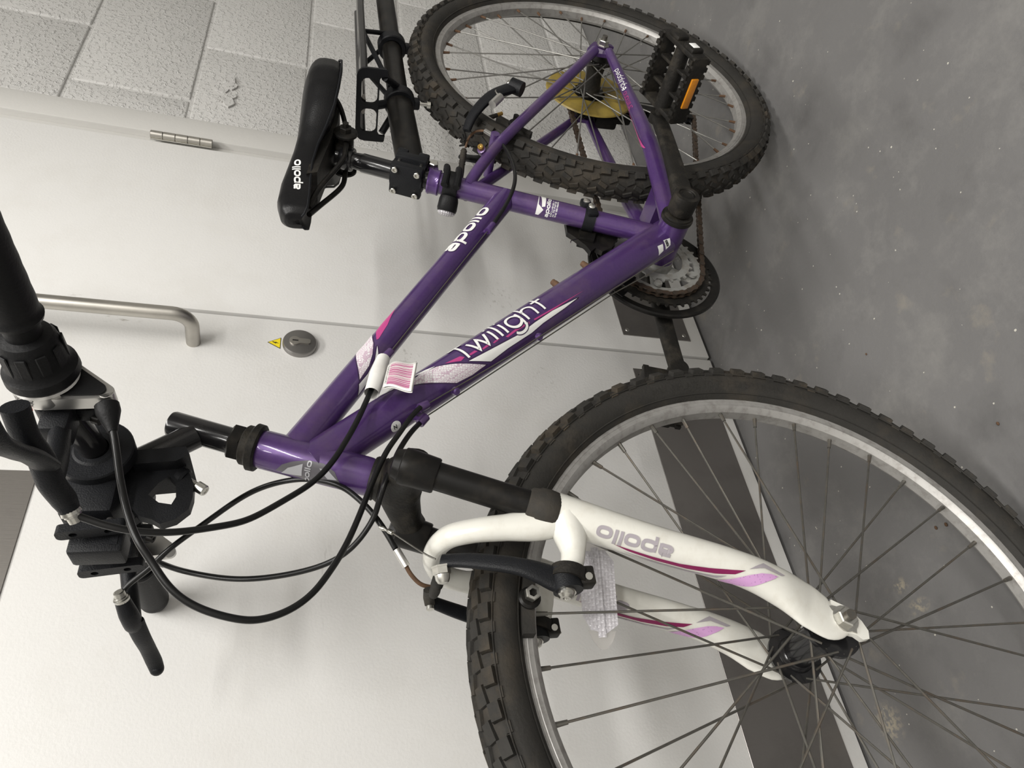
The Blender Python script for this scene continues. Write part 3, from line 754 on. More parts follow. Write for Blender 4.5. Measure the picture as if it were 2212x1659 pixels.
# ------------------------------------------------------------------ lettering and decals
# outlines on the tubes: (distance along the tube, angle round it from the near side)
DEC = {
'dt_leaf': [(0.125,0.237),(0.1354,0.441),(0.1471,0.542),(0.1664,0.32),(0.1836,-0.089),(0.201,-0.566),(0.2173,-1.014),(0.195,-1.069),(0.1729,-0.964),(0.1518,-0.403),(0.1353,0.024)],
'dt_tip': [(0.0899,1.088),(0.0995,1.088),(0.1124,1.092),(0.1185,0.575),(0.1054,0.744)],
'dt_swoosh': [(0.1996,-0.357),(0.2192,-0.426),(0.2477,-0.517),(0.2775,-0.611),(0.3056,-0.53),(0.3379,-0.514),(0.3833,-0.67),(0.3558,-0.754),(0.316,-0.797),(0.2937,-0.908),(0.2537,-0.904),(0.225,-1.002)],
'dt_pink0': [(0.1756,0.217),(0.1958,0.1),(0.199,-0.083),(0.1922,-0.15)],
'dt_pink1': [(0.2031,-0.073),(0.2148,-0.064),(0.217,-0.19),(0.2061,-0.171)],
'dt_pink2': [(0.2221,-0.195),(0.2338,-0.154),(0.236,-0.259),(0.2241,-0.275)],
'dt_pink3': [(0.2398,-0.241),(0.2493,-0.174),(0.2516,-0.262),(0.2413,-0.305)],
'dt_pink4': [(0.2591,-0.331),(0.2761,-0.277),(0.2995,-0.324),(0.2987,-0.415),(0.2758,-0.386),(0.2611,-0.426)],
'dt_pink5': [(0.3071,-0.353),(0.3441,-0.425),(0.3992,-0.512),(0.3447,-0.501),(0.3071,-0.431)],
'dt_line': [(0.1427,0.715),(0.155,0.606),(0.1656,0.41),(0.1536,0.444),(0.1406,0.635)],
'tt_leaf': [(0.1407,1.15),(0.1536,0.994),(0.1731,1.149),(0.1548,0.204),(0.1413,-0.23),(0.1267,-0.541),(0.1058,-0.654),(0.1173,-0.035)],
'tt_cres': [(0.1539,-0.117),(0.1428,-0.673),(0.1314,-1.2),(0.1111,-1.237),(0.0933,-1.331),(0.1015,-0.823),(0.1185,-0.831),(0.1374,-0.592)],
'tt_pink': [(0.1611,0.193),(0.1754,0.82),(0.1958,1.15),(0.2184,0.871),(0.188,0.312),(0.1638,0.113)],
'tt_txt': [(0.3412,0.236),(0.361,1.15),(0.4596,0.201),(0.4483,0.857)],
'tw_txt': [(0.2016,-0.259),(0.2007,1.098),(0.343,-0.236),(0.3362,1.109),(0.2428,-0.281)],
'st_a': [(0.1927,-0.59),(0.1925,1.709),(0.1881,1.719),(0.1827,1.1),(0.191,0.682)],
'st_b': [(0.1901,-0.587),(0.1826,-0.587),(0.1813,0.771),(0.1857,0.874)],
'st_txt': [(0.1797,1.852),(0.1774,-0.234),(0.1642,1.43),(0.1655,-0.301)],
'ht_badge': [(0.0864,1.522),(0.0808,1.051),(0.0719,0.764),(0.0577,0.506),(0.0434,0.486),(0.032,0.747),(0.0209,1.599),(0.039,1.754),(0.0592,1.698),(0.0747,1.531)],
'ht_in1': [(0.0809,1.599),(0.075,1.144),(0.062,0.745),(0.0613,1.426),(0.0702,1.528)],
'ht_in2': [(0.0463,0.767),(0.0388,0.721),(0.0282,1.14),(0.037,1.214)],
'ht_txt': [(0.0565,0.729),(0.054,1.456)],
'cs_eq': [(0.2597,0.832),(0.2001,0.244)],
'cs_sh': [(0.1994,0.748),(0.1511,0.575)],
'cs_sw': [(0.152,1.20),(0.122,1.32),(0.096,1.42),(0.070,1.40),(0.053,0.70),(0.085,1.00),(0.120,1.12)],
'f_mag': [(0.030,1.25),(0.065,1.30),(0.090,1.26),(0.115,1.02),(0.136,0.74),(0.147,0.58),(0.139,0.95),(0.123,1.25),(0.098,1.48),(0.070,1.50),(0.045,1.40)],
'f_grey': [(0.040,1.52),(0.075,1.66),(0.100,1.66),(0.122,1.46),(0.133,1.18),(0.126,1.60),(0.100,1.86),(0.070,1.82)],
'f_leaf': [(0.128,1.90),(0.134,1.50),(0.142,1.12),(0.151,0.76),(0.162,0.44),(0.171,0.28),(0.1795,0.22),(0.174,0.55),(0.166,0.92),(0.157,1.35),(0.147,1.72),(0.138,1.88)],
'f_chev': [(0.1497,0.456),(0.1637,-0.296),(0.1871,-0.126),(0.1821,0.078),(0.1646,0.027)],
'f_txt': [(0.0804,0.846),(0.013,0.66),(0.0811,0.584),(0.0329,1.03),(0.022,0.464)],
'nst': [(0.0856,-1.148),(0.0909,-1.321)],
'bbst1': [(0.575,-0.577),(0.5893,-0.669),(0.5855,-1.079),(0.5733,-1.185)],
'bbst2': [(0.5584,-0.68),(0.5704,-0.735),(0.5675,-1.16),(0.5559,-1.273)],
}
TUBES = {'DT': (DT_A, DT_B, (0.0212, 0.0250), (0.0195, 0.0200)), 'TT': (TT_A, TT_B, (0.0162, 0.0158), (0.0162, 0.0158)),
         'ST': (BB, ST_T, (0.0149, 0.0149), (0.0149, 0.0149)), 'HT': (HT_B, HT_T, (0.0186, 0.0186), (0.0186, 0.0186)),
         'CS': (V(-.345, -.040, -.0175), V(-.018, -.0645, -.0075), (.0146, .0080), (.0112, .0080)),
         'FN': (LEG_N[1], LEG_N[3], (.0172, .0150), (.0168, .0150)), 'FF': (LEG_F[1], LEG_F[3], (.0172, .0150), (.0168, .0150))}
def tube_map(t, s, ph, off):
    a, b, ra, rb = TUBES[t]; Ln = (b - a).length; D = (b - a).normalized()
    Nn = V(0, -1, 0); Nn = (Nn - D * Nn.dot(D)).normalized()
    E = Nn.cross(D)
    if E.z < 0: E = -E
    f = min(max(s / Ln, 0), 1.25); Ra = ra[0] + (ra[1] - ra[0]) * f + off; Rb = rb[0] + (rb[1] - rb[0]) * f + off
    return a + D * s + E * (Ra * math.sin(ph)) + Nn * (Rb * math.cos(ph))
def tube_r(t): return (TUBES[t][2][0] + TUBES[t][2][1] + TUBES[t][3][0] + TUBES[t][3][1]) / 4
def flat_mesh(polys, step=0.0015):
    """fill 2-D outlines and cut them into narrow strips so they can be wrapped"""
    bm = bmesh.new()
    for loops in polys:
        lp = [[Vector((p[0], p[1], 0)) for p in l] for l in loops]
        flat = [p for l in lp for p in l]
        vs = [bm.verts.new(p) for p in flat]
        for t in geometry.tessellate_polygon(lp):
            try: bm.faces.new([vs[i] for i in t])
            except ValueError: pass
    ys = [v.co.y for v in bm.verts]
    y = min(ys) + step
    while y < max(ys):
        bmesh.ops.bisect_plane(bm, geom=bm.verts[:] + bm.edges[:] + bm.faces[:], plane_co=(0, y, 0), plane_no=(0, 1, 0)); y += step
    xs = [v.co.x for v in bm.verts]; x = min(xs) + 0.012
    while x < max(xs):
        bmesh.ops.bisect_plane(bm, geom=bm.verts[:] + bm.edges[:] + bm.faces[:], plane_co=(x, 0, 0), plane_no=(1, 0, 0)); x += 0.012
    bm.verts.index_update()
    v = [(p.co.x, p.co.y) for p in bm.verts]; f = [[q.index for q in fc.verts] for fc in bm.faces]
    bm.free(); return v, f
from mathutils.bvhtree import BVHTree
_BVH = {}
def snap(mb, parent, off):
    """lay the film on the real surface of its tube"""
    me = parent.data
    if me.name not in _BVH: _BVH[me.name] = BVHTree.FromPolygons([v.co for v in me.vertices], [p.vertices[:] for p in me.polygons])
    out = []
    for v in mb.v:
        co, n, i, d = _BVH[me.name].find_nearest(Vector(v))
        out.append(tuple(co + n * off))
    mb.v = out
    return mb
def wrap(name, t, polys, m, parent, off=0.0003, edge=0.0):
    r = tube_r(t); P = [[[(s, ph * r) for s, ph in l] for l in loops] for loops in polys]
    v, f = flat_mesh(P); mb = MB(); mb.add([tube_map(t, s, w / r, off) for s, w in v], f)
    snap(mb, parent, off)
    o = mb.build(name, m, parent, 60)
    if edge:
        e_ = MB()
        for loops in P:
            for l in loops:
                v_, f_ = stroke_strip(list(l) + [l[0]], edge, 0.0015)
                e_.add([tube_map(t, p.x, p.y / r, off) for p in v_], f_)
        snap(e_, parent, off * 0.5); e_.build('decal_edge', 'decal_dark', parent, 60)
    return o
# --- stroke letters
def arc(cx, cy, rx, ry, a0, a1, n=18, p=2.0):
    out = []
    for i in range(n + 1):
        a = math.radians(a0 + (a1 - a0) * i / n); c, s = math.cos(a), math.sin(a); e = 2 / p
        out.append((cx + rx * math.copysign(abs(c) ** e, c), cy + ry * math.copysign(abs(s) ** e, s)))
    return out
LOGO = {  # wide bold lower-case logo letters, x-height 1
    'a': ([[(0.12, 0.88)] + [(0.75, 0.88)] + arc(0.75, 0.62, 0.32, 0.26, 90, 0, 8) + [(1.07, 0.0)], [(1.07, 0.56), (0.48, 0.56)] + arc(0.48, 0.34, 0.33, 0.22, 90, 270, 12) + [(1.07, 0.12)]], 1.36),
    'p': ([[(0.15, 0.95), (0.15, -0.42)], arc(0.68, 0.5, 0.53, 0.38, 0, 360, 36, 2.7)], 1.44),
    'o': ([arc(0.66, 0.5, 0.52, 0.38, 0, 360, 36, 2.7)], 1.42),
    'l': ([[(0.15, 0.0), (0.15, 1.32)]], 0.46)}
THIN = {  # light geometric letters
    'T': ([[(0.0, 1.5), (0.95, 1.5)], [(0.47, 1.5), (0.47, 0.0)]], 1.0),
    'w': ([[(0.0, 1.0), (0.33, 0.05), (0.66, 0.95), (0.99, 0.05), (1.32, 1.0)]], 1.55),
    'i': ([[(0.1, 0.0), (0.1, 1.0)], [(0.1, 1.28), (0.1, 1.42)]], 0.42),
    'l': ([[(0.1, 0.0), (0.1, 1.5)]], 0.42),
    'g': ([arc(0.55, 0.5, 0.5, 0.5, 0, 360, 32), [(1.05, 1.0), (1.05, -0.1)] + arc(0.55, -0.1, 0.5, 0.4, 0, -150, 14)], 1.32),
    'h': ([[(0.1, 0.0), (0.1, 1.5)], [(0.1, 0.5)] + arc(0.5, 0.6, 0.4, 0.4, 180, 0, 14) + [(0.9, 0.0)]], 1.15),
    't': ([[(0.35, 1.45), (0.35, 0.0)], [(0.0, 1.0), (0.75, 1.0)]], 0.8)}
SMALL = {'e': ([[(0.1, 0.5), (0.9, 0.5)] + arc(0.5, 0.5, 0.4, 0.42, 0, 320, 16)], 1.1), 'q': ([arc(0.5, 0.5, 0.4, 0.42, 0, 360, 18), [(0.9, 1.0), (0.9, -0.45)]], 1.15),
         'u': ([[(0.1, 1.0), (0.1, 0.4)] + arc(0.5, 0.4, 0.4, 0.34, 180, 360, 10) + [(0.9, 1.0)]], 1.15), 'i': ([[(0.1, 0), (0.1, 1)], [(0.1, 1.25), (0.1, 1.4)]], 0.4),
         'p': ([arc(0.5, 0.5, 0.4, 0.42, 0, 360, 18), [(0.1, 1.0), (0.1, -0.45)]], 1.15), 'd': ([arc(0.5, 0.5, 0.4, 0.42, 0, 360, 18), [(0.9, 1.45), (0.9, 0)]], 1.15),
         'S': ([arc(0.45, 1.05, 0.38, 0.34, 20, 270, 12) + arc(0.45, 0.36, 0.38, 0.34, 90, -160, 12)], 1.05), 'h': ([[(0.1, 0), (0.1, 1.45)], [(0.1, 0.5)] + arc(0.48, 0.6, 0.38, 0.4, 180, 0, 10) + [(0.86, 0)]], 1.1),
         'm': ([[(0.1, 0), (0.1, 1)], [(0.1, 0.6)] + arc(0.4, 0.65, 0.3, 0.33, 180, 0, 8) + [(0.7, 0)], [(0.7, 0.6)] + arc(1.0, 0.65, 0.3, 0.33, 180, 0, 8) + [(1.3, 0)]], 1.55),
         'a': ([arc(0.48, 0.5, 0.4, 0.42, 0, 360, 18), [(0.88, 1.0), (0.88, 0)]], 1.12), 'n': ([[(0.1, 0), (0.1, 1)], [(0.1, 0.6)] + arc(0.48, 0.6, 0.38, 0.38, 180, 0, 10) + [(0.86, 0)]], 1.1),
         'o': ([arc(0.5, 0.5, 0.42, 0.42, 0, 360, 18)], 1.1)}
CAPS = {'A': ([[(0, 0), (0.5, 1.4), (1, 0)], [(0.2, 0.5), (0.8, 0.5)]], 1.25), 'M': ([[(0, 0), (0, 1.4), (0.6, 0.4), (1.2, 1.4), (1.2, 0)]], 1.5), 'R': ([[(0, 0), (0, 1.4), (0.6, 1.4)] + arc(0.6, 1.05, 0.35, 0.35, 90, -90, 8) + [(0, 0.7)], [(0.45, 0.7), (0.95, 0)]], 1.2),
        'S': ([arc(0.45, 1.05, 0.42, 0.34, 20, 270, 10) + arc(0.45, 0.36, 0.42, 0.34, 90, -160, 10)], 1.15), 'X': ([[(0, 0), (0.95, 1.4)], [(0, 1.4), (0.95, 0)]], 1.2), 'I': ([[(0.1, 0), (0.1, 1.4)]], 0.45),
        'N': ([[(0, 0), (0, 1.4), (0.9, 0), (0.9, 1.4)]], 1.2), 'F': ([[(0, 0), (0, 1.4), (0.8, 1.4)], [(0, 0.75), (0.7, 0.75)]], 1.05), 'L': ([[(0, 1.4), (0, 0), (0.8, 0)]], 1.05), 'T': ([[(0, 1.4), (1.0, 1.4)], [(0.5, 1.4), (0.5, 0)]], 1.25),
        'E': ([[(0.8, 0), (0, 0), (0, 1.4), (0.8, 1.4)], [(0, 0.72), (0.7, 0.72)]], 1.1), 'O': ([arc(0.55, 0.7, 0.55, 0.7, 0, 360, 20)], 1.35), 'P': ([[(0, 0), (0, 1.4), (0.6, 1.4)] + arc(0.6, 1.02, 0.36, 0.38, 90, -90, 8) + [(0, 0.64)]], 1.2),
        'G': ([arc(0.55, 0.7, 0.55, 0.7, 40, 330, 16) + [(1.08, 0.65), (0.65, 0.65)]], 1.35), 'H': ([[(0, 0), (0, 1.4)], [(0.95, 0), (0.95, 1.4)], [(0, 0.7), (0.95, 0.7)]], 1.25), 'C': ([arc(0.55, 0.7, 0.55, 0.7, 45, 315, 16)], 1.3),
        'U': ([[(0, 1.4), (0, 0.45)] + arc(0.48, 0.45, 0.48, 0.45, 180, 360, 8) + [(0.96, 1.4)]], 1.25), 'V': ([[(0, 1.4), (0.5, 0), (1, 1.4)]], 1.2), 'Y': ([[(0, 1.4), (0.5, 0.7), (1, 1.4)], [(0.5, 0.7), (0.5, 0)]], 1.2), 'D': ([[(0, 0), (0, 1.4), (0.4, 1.4)] + arc(0.4, 0.7, 0.6, 0.7, 90, -90, 10) + [(0, 0)]], 1.25),
        '7': ([[(0, 1.4), (0.85, 1.4), (0.3, 0)]], 1.05), '0': ([arc(0.45, 0.7, 0.45, 0.7, 0, 360, 18)], 1.15), '1': ([[(0.1, 1.1), (0.4, 1.4), (0.4, 0)]], 0.75), '5': ([[(0.85, 1.4), (0.1, 1.4), (0.1, 0.8), (0.5, 0.88)] + arc(0.45, 0.44, 0.42, 0.44, 80, -150, 12)], 1.1), '.': ([[(0.1, 0), (0.1, 0.18)]], 0.4), ' ': ([], 0.7)}
def stroke_strip(path, w, step):
    P = [Vector(p) for p in path]; R = [P[0]]
    for a, b in zip(P, P[1:]):
        n = max(1, int((b - a).length / step))
        for i in range(1, n + 1): R.append(a.lerp(b, i / n))
    closed = (R[0] - R[-1]).length < 1e-5
    vs = []; fs = []; n = len(R)
    for i in range(n):
        if closed: a, b = R[(i - 1) % (n - 1)], R[(i + 1) % (n - 1)]
        else: a, b = R[max(i - 1, 0)], R[min(i + 1, n - 1)]
        t = (b - a).normalized(); nn = Vector((-t.y, t.x))
        k = 1.0
        if 0 < i < n - 1:
            c = (R[i] - R[i - 1]).normalized().dot(t); k = 1 / max(c, 0.55)
        vs += [R[i] + nn * (w / 2 * k), R[i] - nn * (w / 2 * k)]
    for i in range(n - 1): fs.append((2 * i, 2 * i + 1, 2 * i + 3, 2 * i + 2))
    return vs, fs
def text_width(txt, font): return sum(font[c][1] for c in txt)
def text_mesh(txt, font, size, width, weight, fn, step=0.0014, track=0.0, skip=0):
    """fn(u, v) -> point; the line is fitted to `width` if given"""
    mb = MB(); tw = text_width(txt, font) * size + track * (len(txt) - 1)
    kx = (width / tw) if width else 1.0; u = 0.0
    for c in txt:
        for st_ in font[c][0]:
            v_, f_ = stroke_strip([(p[0] * size * kx, p[1] * size) for p in st_], weight, step)
            mb.add([fn(u + p.x, p.y) for p in v_], f_)
        u += (font[c][1] * size + track) * kx
    return mb
def tube_text(name, t, txt, font, size, s0, s1, ph0, m, parent, weight, off=0.0004, ups=1, edge=0.0):
    r = tube_r(t); d = 1 if s1 > s0 else -1
    fn = lambda u, v: tube_map(t, s0 + d * u, ph0 + ups * v / r, off)
    if edge: snap(text_mesh(txt, font, size, abs(s1 - s0), weight + edge, fn), parent, off * 0.7).build('lettering_edge', 'decal_dark', parent, 60)
    o = snap(text_mesh(txt, font, size, abs(s1 - s0), weight, fn), parent, off).build(name, m, parent, 60); return o

# patterned white leaf: white film printed with small pink scrolls
def scroll_print():
    m = mat('decal_scroll', (0.74, 0.72, 0.73), 0.38, coat=0.2)
    N, Lk = nodes_of(m); b = N['Principled BSDF']; tc = N.new('ShaderNodeTexCoord')
    vo = N.new('ShaderNodeTexVoronoi'); vo.feature = 'DISTANCE_TO_EDGE'; vo.inputs['Scale'].default_value = 330; vo.inputs['Randomness'].default_value = 0.35
    Lk.new(tc.outputs['Object'], vo.inputs['Vector'])
    lt = N.new('ShaderNodeMath'); lt.operation = 'LESS_THAN'; lt.inputs[1].default_value = 0.085; Lk.new(vo.outputs['Distance'], lt.inputs[0])
    v2 = N.new('ShaderNodeTexVoronoi'); v2.inputs['Scale'].default_value = 330; v2.inputs['Randomness'].default_value = 0.35; Lk.new(tc.outputs['Object'], v2.inputs['Vector'])
    l2 = N.new('ShaderNodeMath'); l2.operation = 'LESS_THAN'; l2.inputs[1].default_value = 0.22; Lk.new(v2.outputs['Distance'], l2.inputs[0])
    mxm = N.new('ShaderNodeMath'); mxm.operation = 'MAXIMUM'; Lk.new(lt.outputs[0], mxm.inputs[0]); Lk.new(l2.outputs[0], mxm.inputs[1])
    ml = N.new('ShaderNodeMath'); ml.operation = 'MULTIPLY'; ml.inputs[1].default_value = 0.55; Lk.new(mxm.outputs[0], ml.inputs[0])
    mx = N.new('ShaderNodeMix'); mx.data_type = 'RGBA'; Lk.new(ml.outputs[0], mx.inputs['Factor'])
    mx.inputs['A'].default_value = (0.74, 0.72, 0.73, 1); mx.inputs['B'].default_value = (0.36, 0.14, 0.28, 1); Lk.new(mx.outputs['Result'], b.inputs['Base Color'])
    m = mat('decal_lilac', (0.56, 0.31, 0.56), 0.38, coat=0.2)
    N, Lk = nodes_of(m); b = N['Principled BSDF']; tc = N.new('ShaderNodeTexCoord')
    vo = N.new('ShaderNodeTexVoronoi'); vo.inputs['Scale'].default_value = 330; Lk.new(tc.outputs['Object'], vo.inputs['Vector'])
    lt = N.new('ShaderNodeMath'); lt.operation = 'LESS_THAN'; lt.inputs[1].default_value = 0.2; Lk.new(vo.outputs['Distance'], lt.inputs[0])
    mx = N.new('ShaderNodeMix'); mx.data_type = 'RGBA'; Lk.new(lt.outputs[0], mx.inputs['Factor'])
    mx.inputs['A'].default_value = (0.56, 0.31, 0.56, 1); mx.inputs['B'].default_value = (0.40, 0.20, 0.42, 1); Lk.new(mx.outputs['Result'], b.inputs['Base Color'])
scroll_print()
D = DEC
wrap('leaf_decal', 'DT', [[D['dt_leaf']]], 'decal_scroll', down_tube, edge=0.0030)['label'] = 'white leaf graphic with pink scrolls'
wrap('leaf_decal', 'DT', [[D['dt_tip']]], 'decal_white', down_tube)
wrap('swoosh_decal', 'DT', [[D['dt_swoosh']]], 'decal_white', down_tube, edge=0.0030)['label'] = 'white swoosh graphic'
wrap('swoosh_decal', 'DT', [[D['dt_line']]], 'decal_white', down_tube)
for i in range(6): wrap('stripe_decal', 'DT', [[D['dt_pink%d' % i]]], 'decal_pink', down_tube)['label'] = 'pink stripe graphic'
tube_text('lettering', 'DT', 'Twilight', THIN, 0.0163, 0.1935, 0.3400, -0.235, 'decal_white', down_tube, 0.0031, off=0.0007, edge=0.0024)['label'] = 'white Twilight lettering'
wrap('leaf_decal', 'TT', [[D['tt_leaf']]], 'decal_scroll', top_tube, edge=0.0030)['label'] = 'white leaf graphic with pink scrolls'
wrap('swoosh_decal', 'TT', [[D['tt_cres']]], 'decal_white', top_tube, edge=0.0030)['label'] = 'white crescent graphic'
wrap('stripe_decal', 'TT', [[D['tt_pink']]], 'decal_pink', top_tube)['label'] = 'pink stripe graphic'
tube_text('lettering', 'TT', 'apollo', LOGO, 0.0134, 0.3400, 0.4540, 0.04, 'decal_white', top_tube, 0.0042, off=0.0006, edge=0.0015)['label'] = 'white apollo lettering'
# seat tube logo
wrap('logo_decal', 'ST', [[D['st_a']], [D['st_b']]], 'decal_white', seat_tube)['label'] = 'white triangular logo'
fn = lambda u, v: tube_map('ST', 0.1745 + v, 1.75 - u / 0.0149, 0.0004)
text_mesh('apollo', LOGO, 0.0042, 0.030, 0.0013, fn, 0.001).build('lettering', 'decal_white', seat_tube, 60)
for k in range(3):
    fn = lambda u, v, k=k: tube_map('ST', 0.1700 - k * 0.0032 + v, 1.55 - u / 0.0149, 0.0004)
    text_mesh(('EXCLUSIVELY', 'AS 170 PAR DE', 'TN SC 600 MOUNTN')[k].replace('6', '0'), CAPS, 0.0014, 0.024, 0.0004, fn, 0.001).build('fine_print', 'decal_white', seat_tube, 60)
# head badge
wrap('head_badge', 'HT', [[D['ht_badge']]], 'badge_grey', head_tube, 0.0003)['label'] = 'grey and silver head badge'
wrap('badge_panel', 'HT', [[D['ht_in1']], [D['ht_in2']]], 'decal_silver', head_tube, 0.0006)
fn = lambda u, v: tube_map('HT', 0.0540 + v, 2.1 - u / 0.0186, 0.0007)
text_mesh('apollo', LOGO, 0.0042, 0.030, 0.0012, fn, 0.001).build('lettering', 'decal_silver', head_tube, 60)
# down tube stickers
wrap('round_sticker', 'DT', [[[(0.0870 + 0.0062 * math.cos(2 * math.pi * k / 24), -1.15 + 0.0062 / 0.021 * math.sin(2 * math.pi * k / 24)) for k in range(24)]]], 'decal_white', down_tube)['label'] = 'small round white sticker'
fn = lambda u, v: tube_map('DT', 0.0845 + u, -1.25 + v / 0.021, 0.0006)
text_mesh('N', CAPS, 0.0034, None, 0.0008, fn, 0.001).build('lettering', 'decal_black', down_tube, 60)
wrap('barcode_sticker', 'DT', [[D['bbst1']], [D['bbst2']]], 'decal_white', down_tube)['label'] = 'two small white barcode stickers'
fn = lambda u, v: tube_map('DT', 0.5765 + v, -0.66 - u / 0.0225, 0.0006)
text_mesh('050050', CAPS, 0.0036, 0.0085, 0.0007, fn, 0.001).build('fine_print', 'decal_black', down_tube, 60)
# chain stay print
tube_text('lettering', 'CS', 'equipped', SMALL, 0.0060, 0.2000, 0.2620, 0.25, 'decal_white', chain_stay_near, 0.0009, off=0.0010)
tube_text('lettering', 'CS', 'Shimano', SMALL, 0.0052, 0.1500, 0.1960, 0.35, 'decal_pink', chain_stay_near, 0.0007, off=0.0010)
wrap('stripe_decal', 'CS', [[D['cs_sw']]], 'decal_pink', chain_stay_near, 0.0010)['label'] = 'pink stripe graphic'
# fork graphics, the same on both legs
for t, lg in (('FN', fork_legs[0]), ('FF', fork_legs[1])):
    wrap('stripe_decal', t, [[D['f_mag']]], 'decal_magenta', lg, 0.0006)['label'] = 'magenta stripe graphic'
    wrap('stripe_decal', t, [[D['f_grey']]], 'decal_grey', lg, 0.0005)['label'] = 'grey stripe graphic'
    wrap('leaf_decal', t, [[D['f_leaf']]], 'decal_lilac', lg, 0.0008)['label'] = 'lilac leaf graphic'
    wrap('chevron_decal', t, [[D['f_chev']]], 'decal_grey', lg, 0.0008)['label'] = 'grey chevron graphic'
    tube_text('lettering', t, 'apollo', LOGO, 0.0090, 0.0810, 0.0110, 0.50, 'decal_grey', lg, 0.0030, off=0.0007)['label'] = 'grey apollo lettering'
# tyre side wall print
def tyre_text(txt, a0, size, wheel, r0=0.2975, flip=1):
    def fn(u, v):
        a = a0 - flip * u / r0; r = r0 + flip * (v - size * 0.7)
        d_ = r - 0.3035; y = -0.0250 * math.sqrt(max(0, 1 - (d_ / 0.0236) ** 2)) - 0.00035
        return V(r * math.cos(a), y, r * math.sin(a))
    return text_mesh(txt, CAPS, size, None, 0.0009, fn, 0.003).build('moulded_lettering', 'rubber', wheel, 60)
tyre_text('MAX. INFLATE TO 70 P.S.I 500 N MAX. LOAD'.replace('D', 'P'), math.radians(18), 0.0052, wheel_f)
tyre_text('15 OOOO', math.radians(47), 0.0052, wheel_f, 0.2945)

# ------------------------------------------------------------------ saddle, seat post, carrier
def loft(secs, closed_ends=True):
    mb = MB(); n = len(secs[0]); vs = [p for s in secs for p in s]; fs = []
    for i in range(len(secs) - 1):
        for k in range(n):
            k2 = (k + 1) % n; fs.append((i * n + k, i * n + k2, (i + 1) * n + k2, (i + 1) * n + k))
    if closed_ends:
        fs.append(tuple(range(n - 1, -1, -1))); fs.append(tuple((len(secs) - 1) * n + k for k in range(n)))
    mb.add(vs, fs); return mb
def interp_tab(tab, x):
    for a, b in zip(tab, tab[1:]):
        if a[0] <= x <= b[0]:
            t = (x - a[0]) / (b[0] - a[0]); t = t * t * (3 - 2 * t) if len(a) > 9 else t
            return [p + (q - p) * t for p, q in zip(a[1:], b[1:])]
    return list(tab[-1][1:]) if x > tab[-1][0] else list(tab[0][1:])
# x, half width, crown height, edge height, skirt bottom
SAD = [(-0.4490, 0.0045, 0.4985, 0.4930, 0.4830), (-0.4470, 0.0120, 0.5030, 0.4900, 0.4770), (-0.4400, 0.0175, 0.5085, 0.4905, 0.4735), (-0.4200, 0.0215, 0.5130, 0.4920, 0.4720), (-0.3900, 0.0250, 0.5105, 0.4905, 0.4715),
       (-0.3600, 0.0290, 0.5050, 0.4850, 0.4700), (-0.3300, 0.0365, 0.4990, 0.4780, 0.4640), (-0.3050, 0.0490, 0.4950, 0.4700, 0.4540), (-0.2800, 0.0660, 0.4930, 0.4640, 0.4440), (-0.2500, 0.0810, 0.4920, 0.4610, 0.4380),
       (-0.2200, 0.0880, 0.4910, 0.4600, 0.4350), (-0.1950, 0.0860, 0.4885, 0.4590, 0.4350), (-0.1780, 0.0770, 0.4840, 0.4570, 0.4380), (-0.1680, 0.0600, 0.4780, 0.4560, 0.4420), (-0.1640, 0.0300, 0.4700, 0.4570, 0.4480)]
secs = []; xs = []
for a, b in zip(SAD, SAD[1:]):
    for k in range(4): xs.append(a[0] + (b[0] - a[0]) * k / 4)
xs.append(SAD[-1][0])
for x in xs:
    hw, zc, ze, zb = interp_tab(SAD, x)
    ring = []
    for k in range(17):                                   # over the top
        a = math.pi * k / 16
        c, s_ = math.cos(a), math.sin(a)
        ring.append(V(x, -hw * math.copysign(abs(c) ** 0.75, c), ze + (zc - ze) * (s_ ** 0.85 if s_ > 0 else 0)))
    ring += [V(x, hw * 0.99, (ze + zb) / 2), V(x, hw * 0.93, zb), V(x, hw * 0.6, zb + 0.006), V(x, 0, zb + 0.009), V(x, -hw * 0.6, zb + 0.006), V(x, -hw * 0.93, zb), V(x, -hw * 0.99, (ze + zb) / 2)]
    secs.append(ring)
mat('saddle_vinyl', (0.0060, 0.0060, 0.0065), 0.34, var=0.2, bump=0.15, bscale=700, spec=0.28)
saddle = part(loft(secs), 'saddle', 'saddle_vinyl', 60, label='black vinyl saddle')
def sad_fn(u, v):
    return V(-0.4130 + u * 0.99, -0.06, 0.4845 + v + u * 0.03)
tm = text_mesh('apollo', LOGO, 0.0078, 0.0560, 0.0023, sad_fn, 0.0014)
me_ = saddle.data; bv_ = BVHTree.FromPolygons([v.co for v in me_.vertices], [p.vertices[:] for p in me_.polygons])
nv = []
for p in tm.v:
    co, n, i, d = bv_.ray_cast(Vector((p[0], -0.2, p[2])), Vector((0, 1, 0)))
    nv.append(tuple((co + n * 0.0005) if co is not None else Vector(p)))
tm.v = nv
tm.build('lettering', 'decal_white', saddle, 60)['label'] = 'white apollo lettering'
# piping seam round the skirt
for s in (-1, 1):
    q = MB(); q.sweep([V(x, s * interp_tab(SAD, x)[0] * 0.985, interp_tab(SAD, x)[3] + 0.0015) for x in xs[2:-3]], 0.0016, seg=6); sub(q, 'saddle_edge', 'black_plastic', saddle)
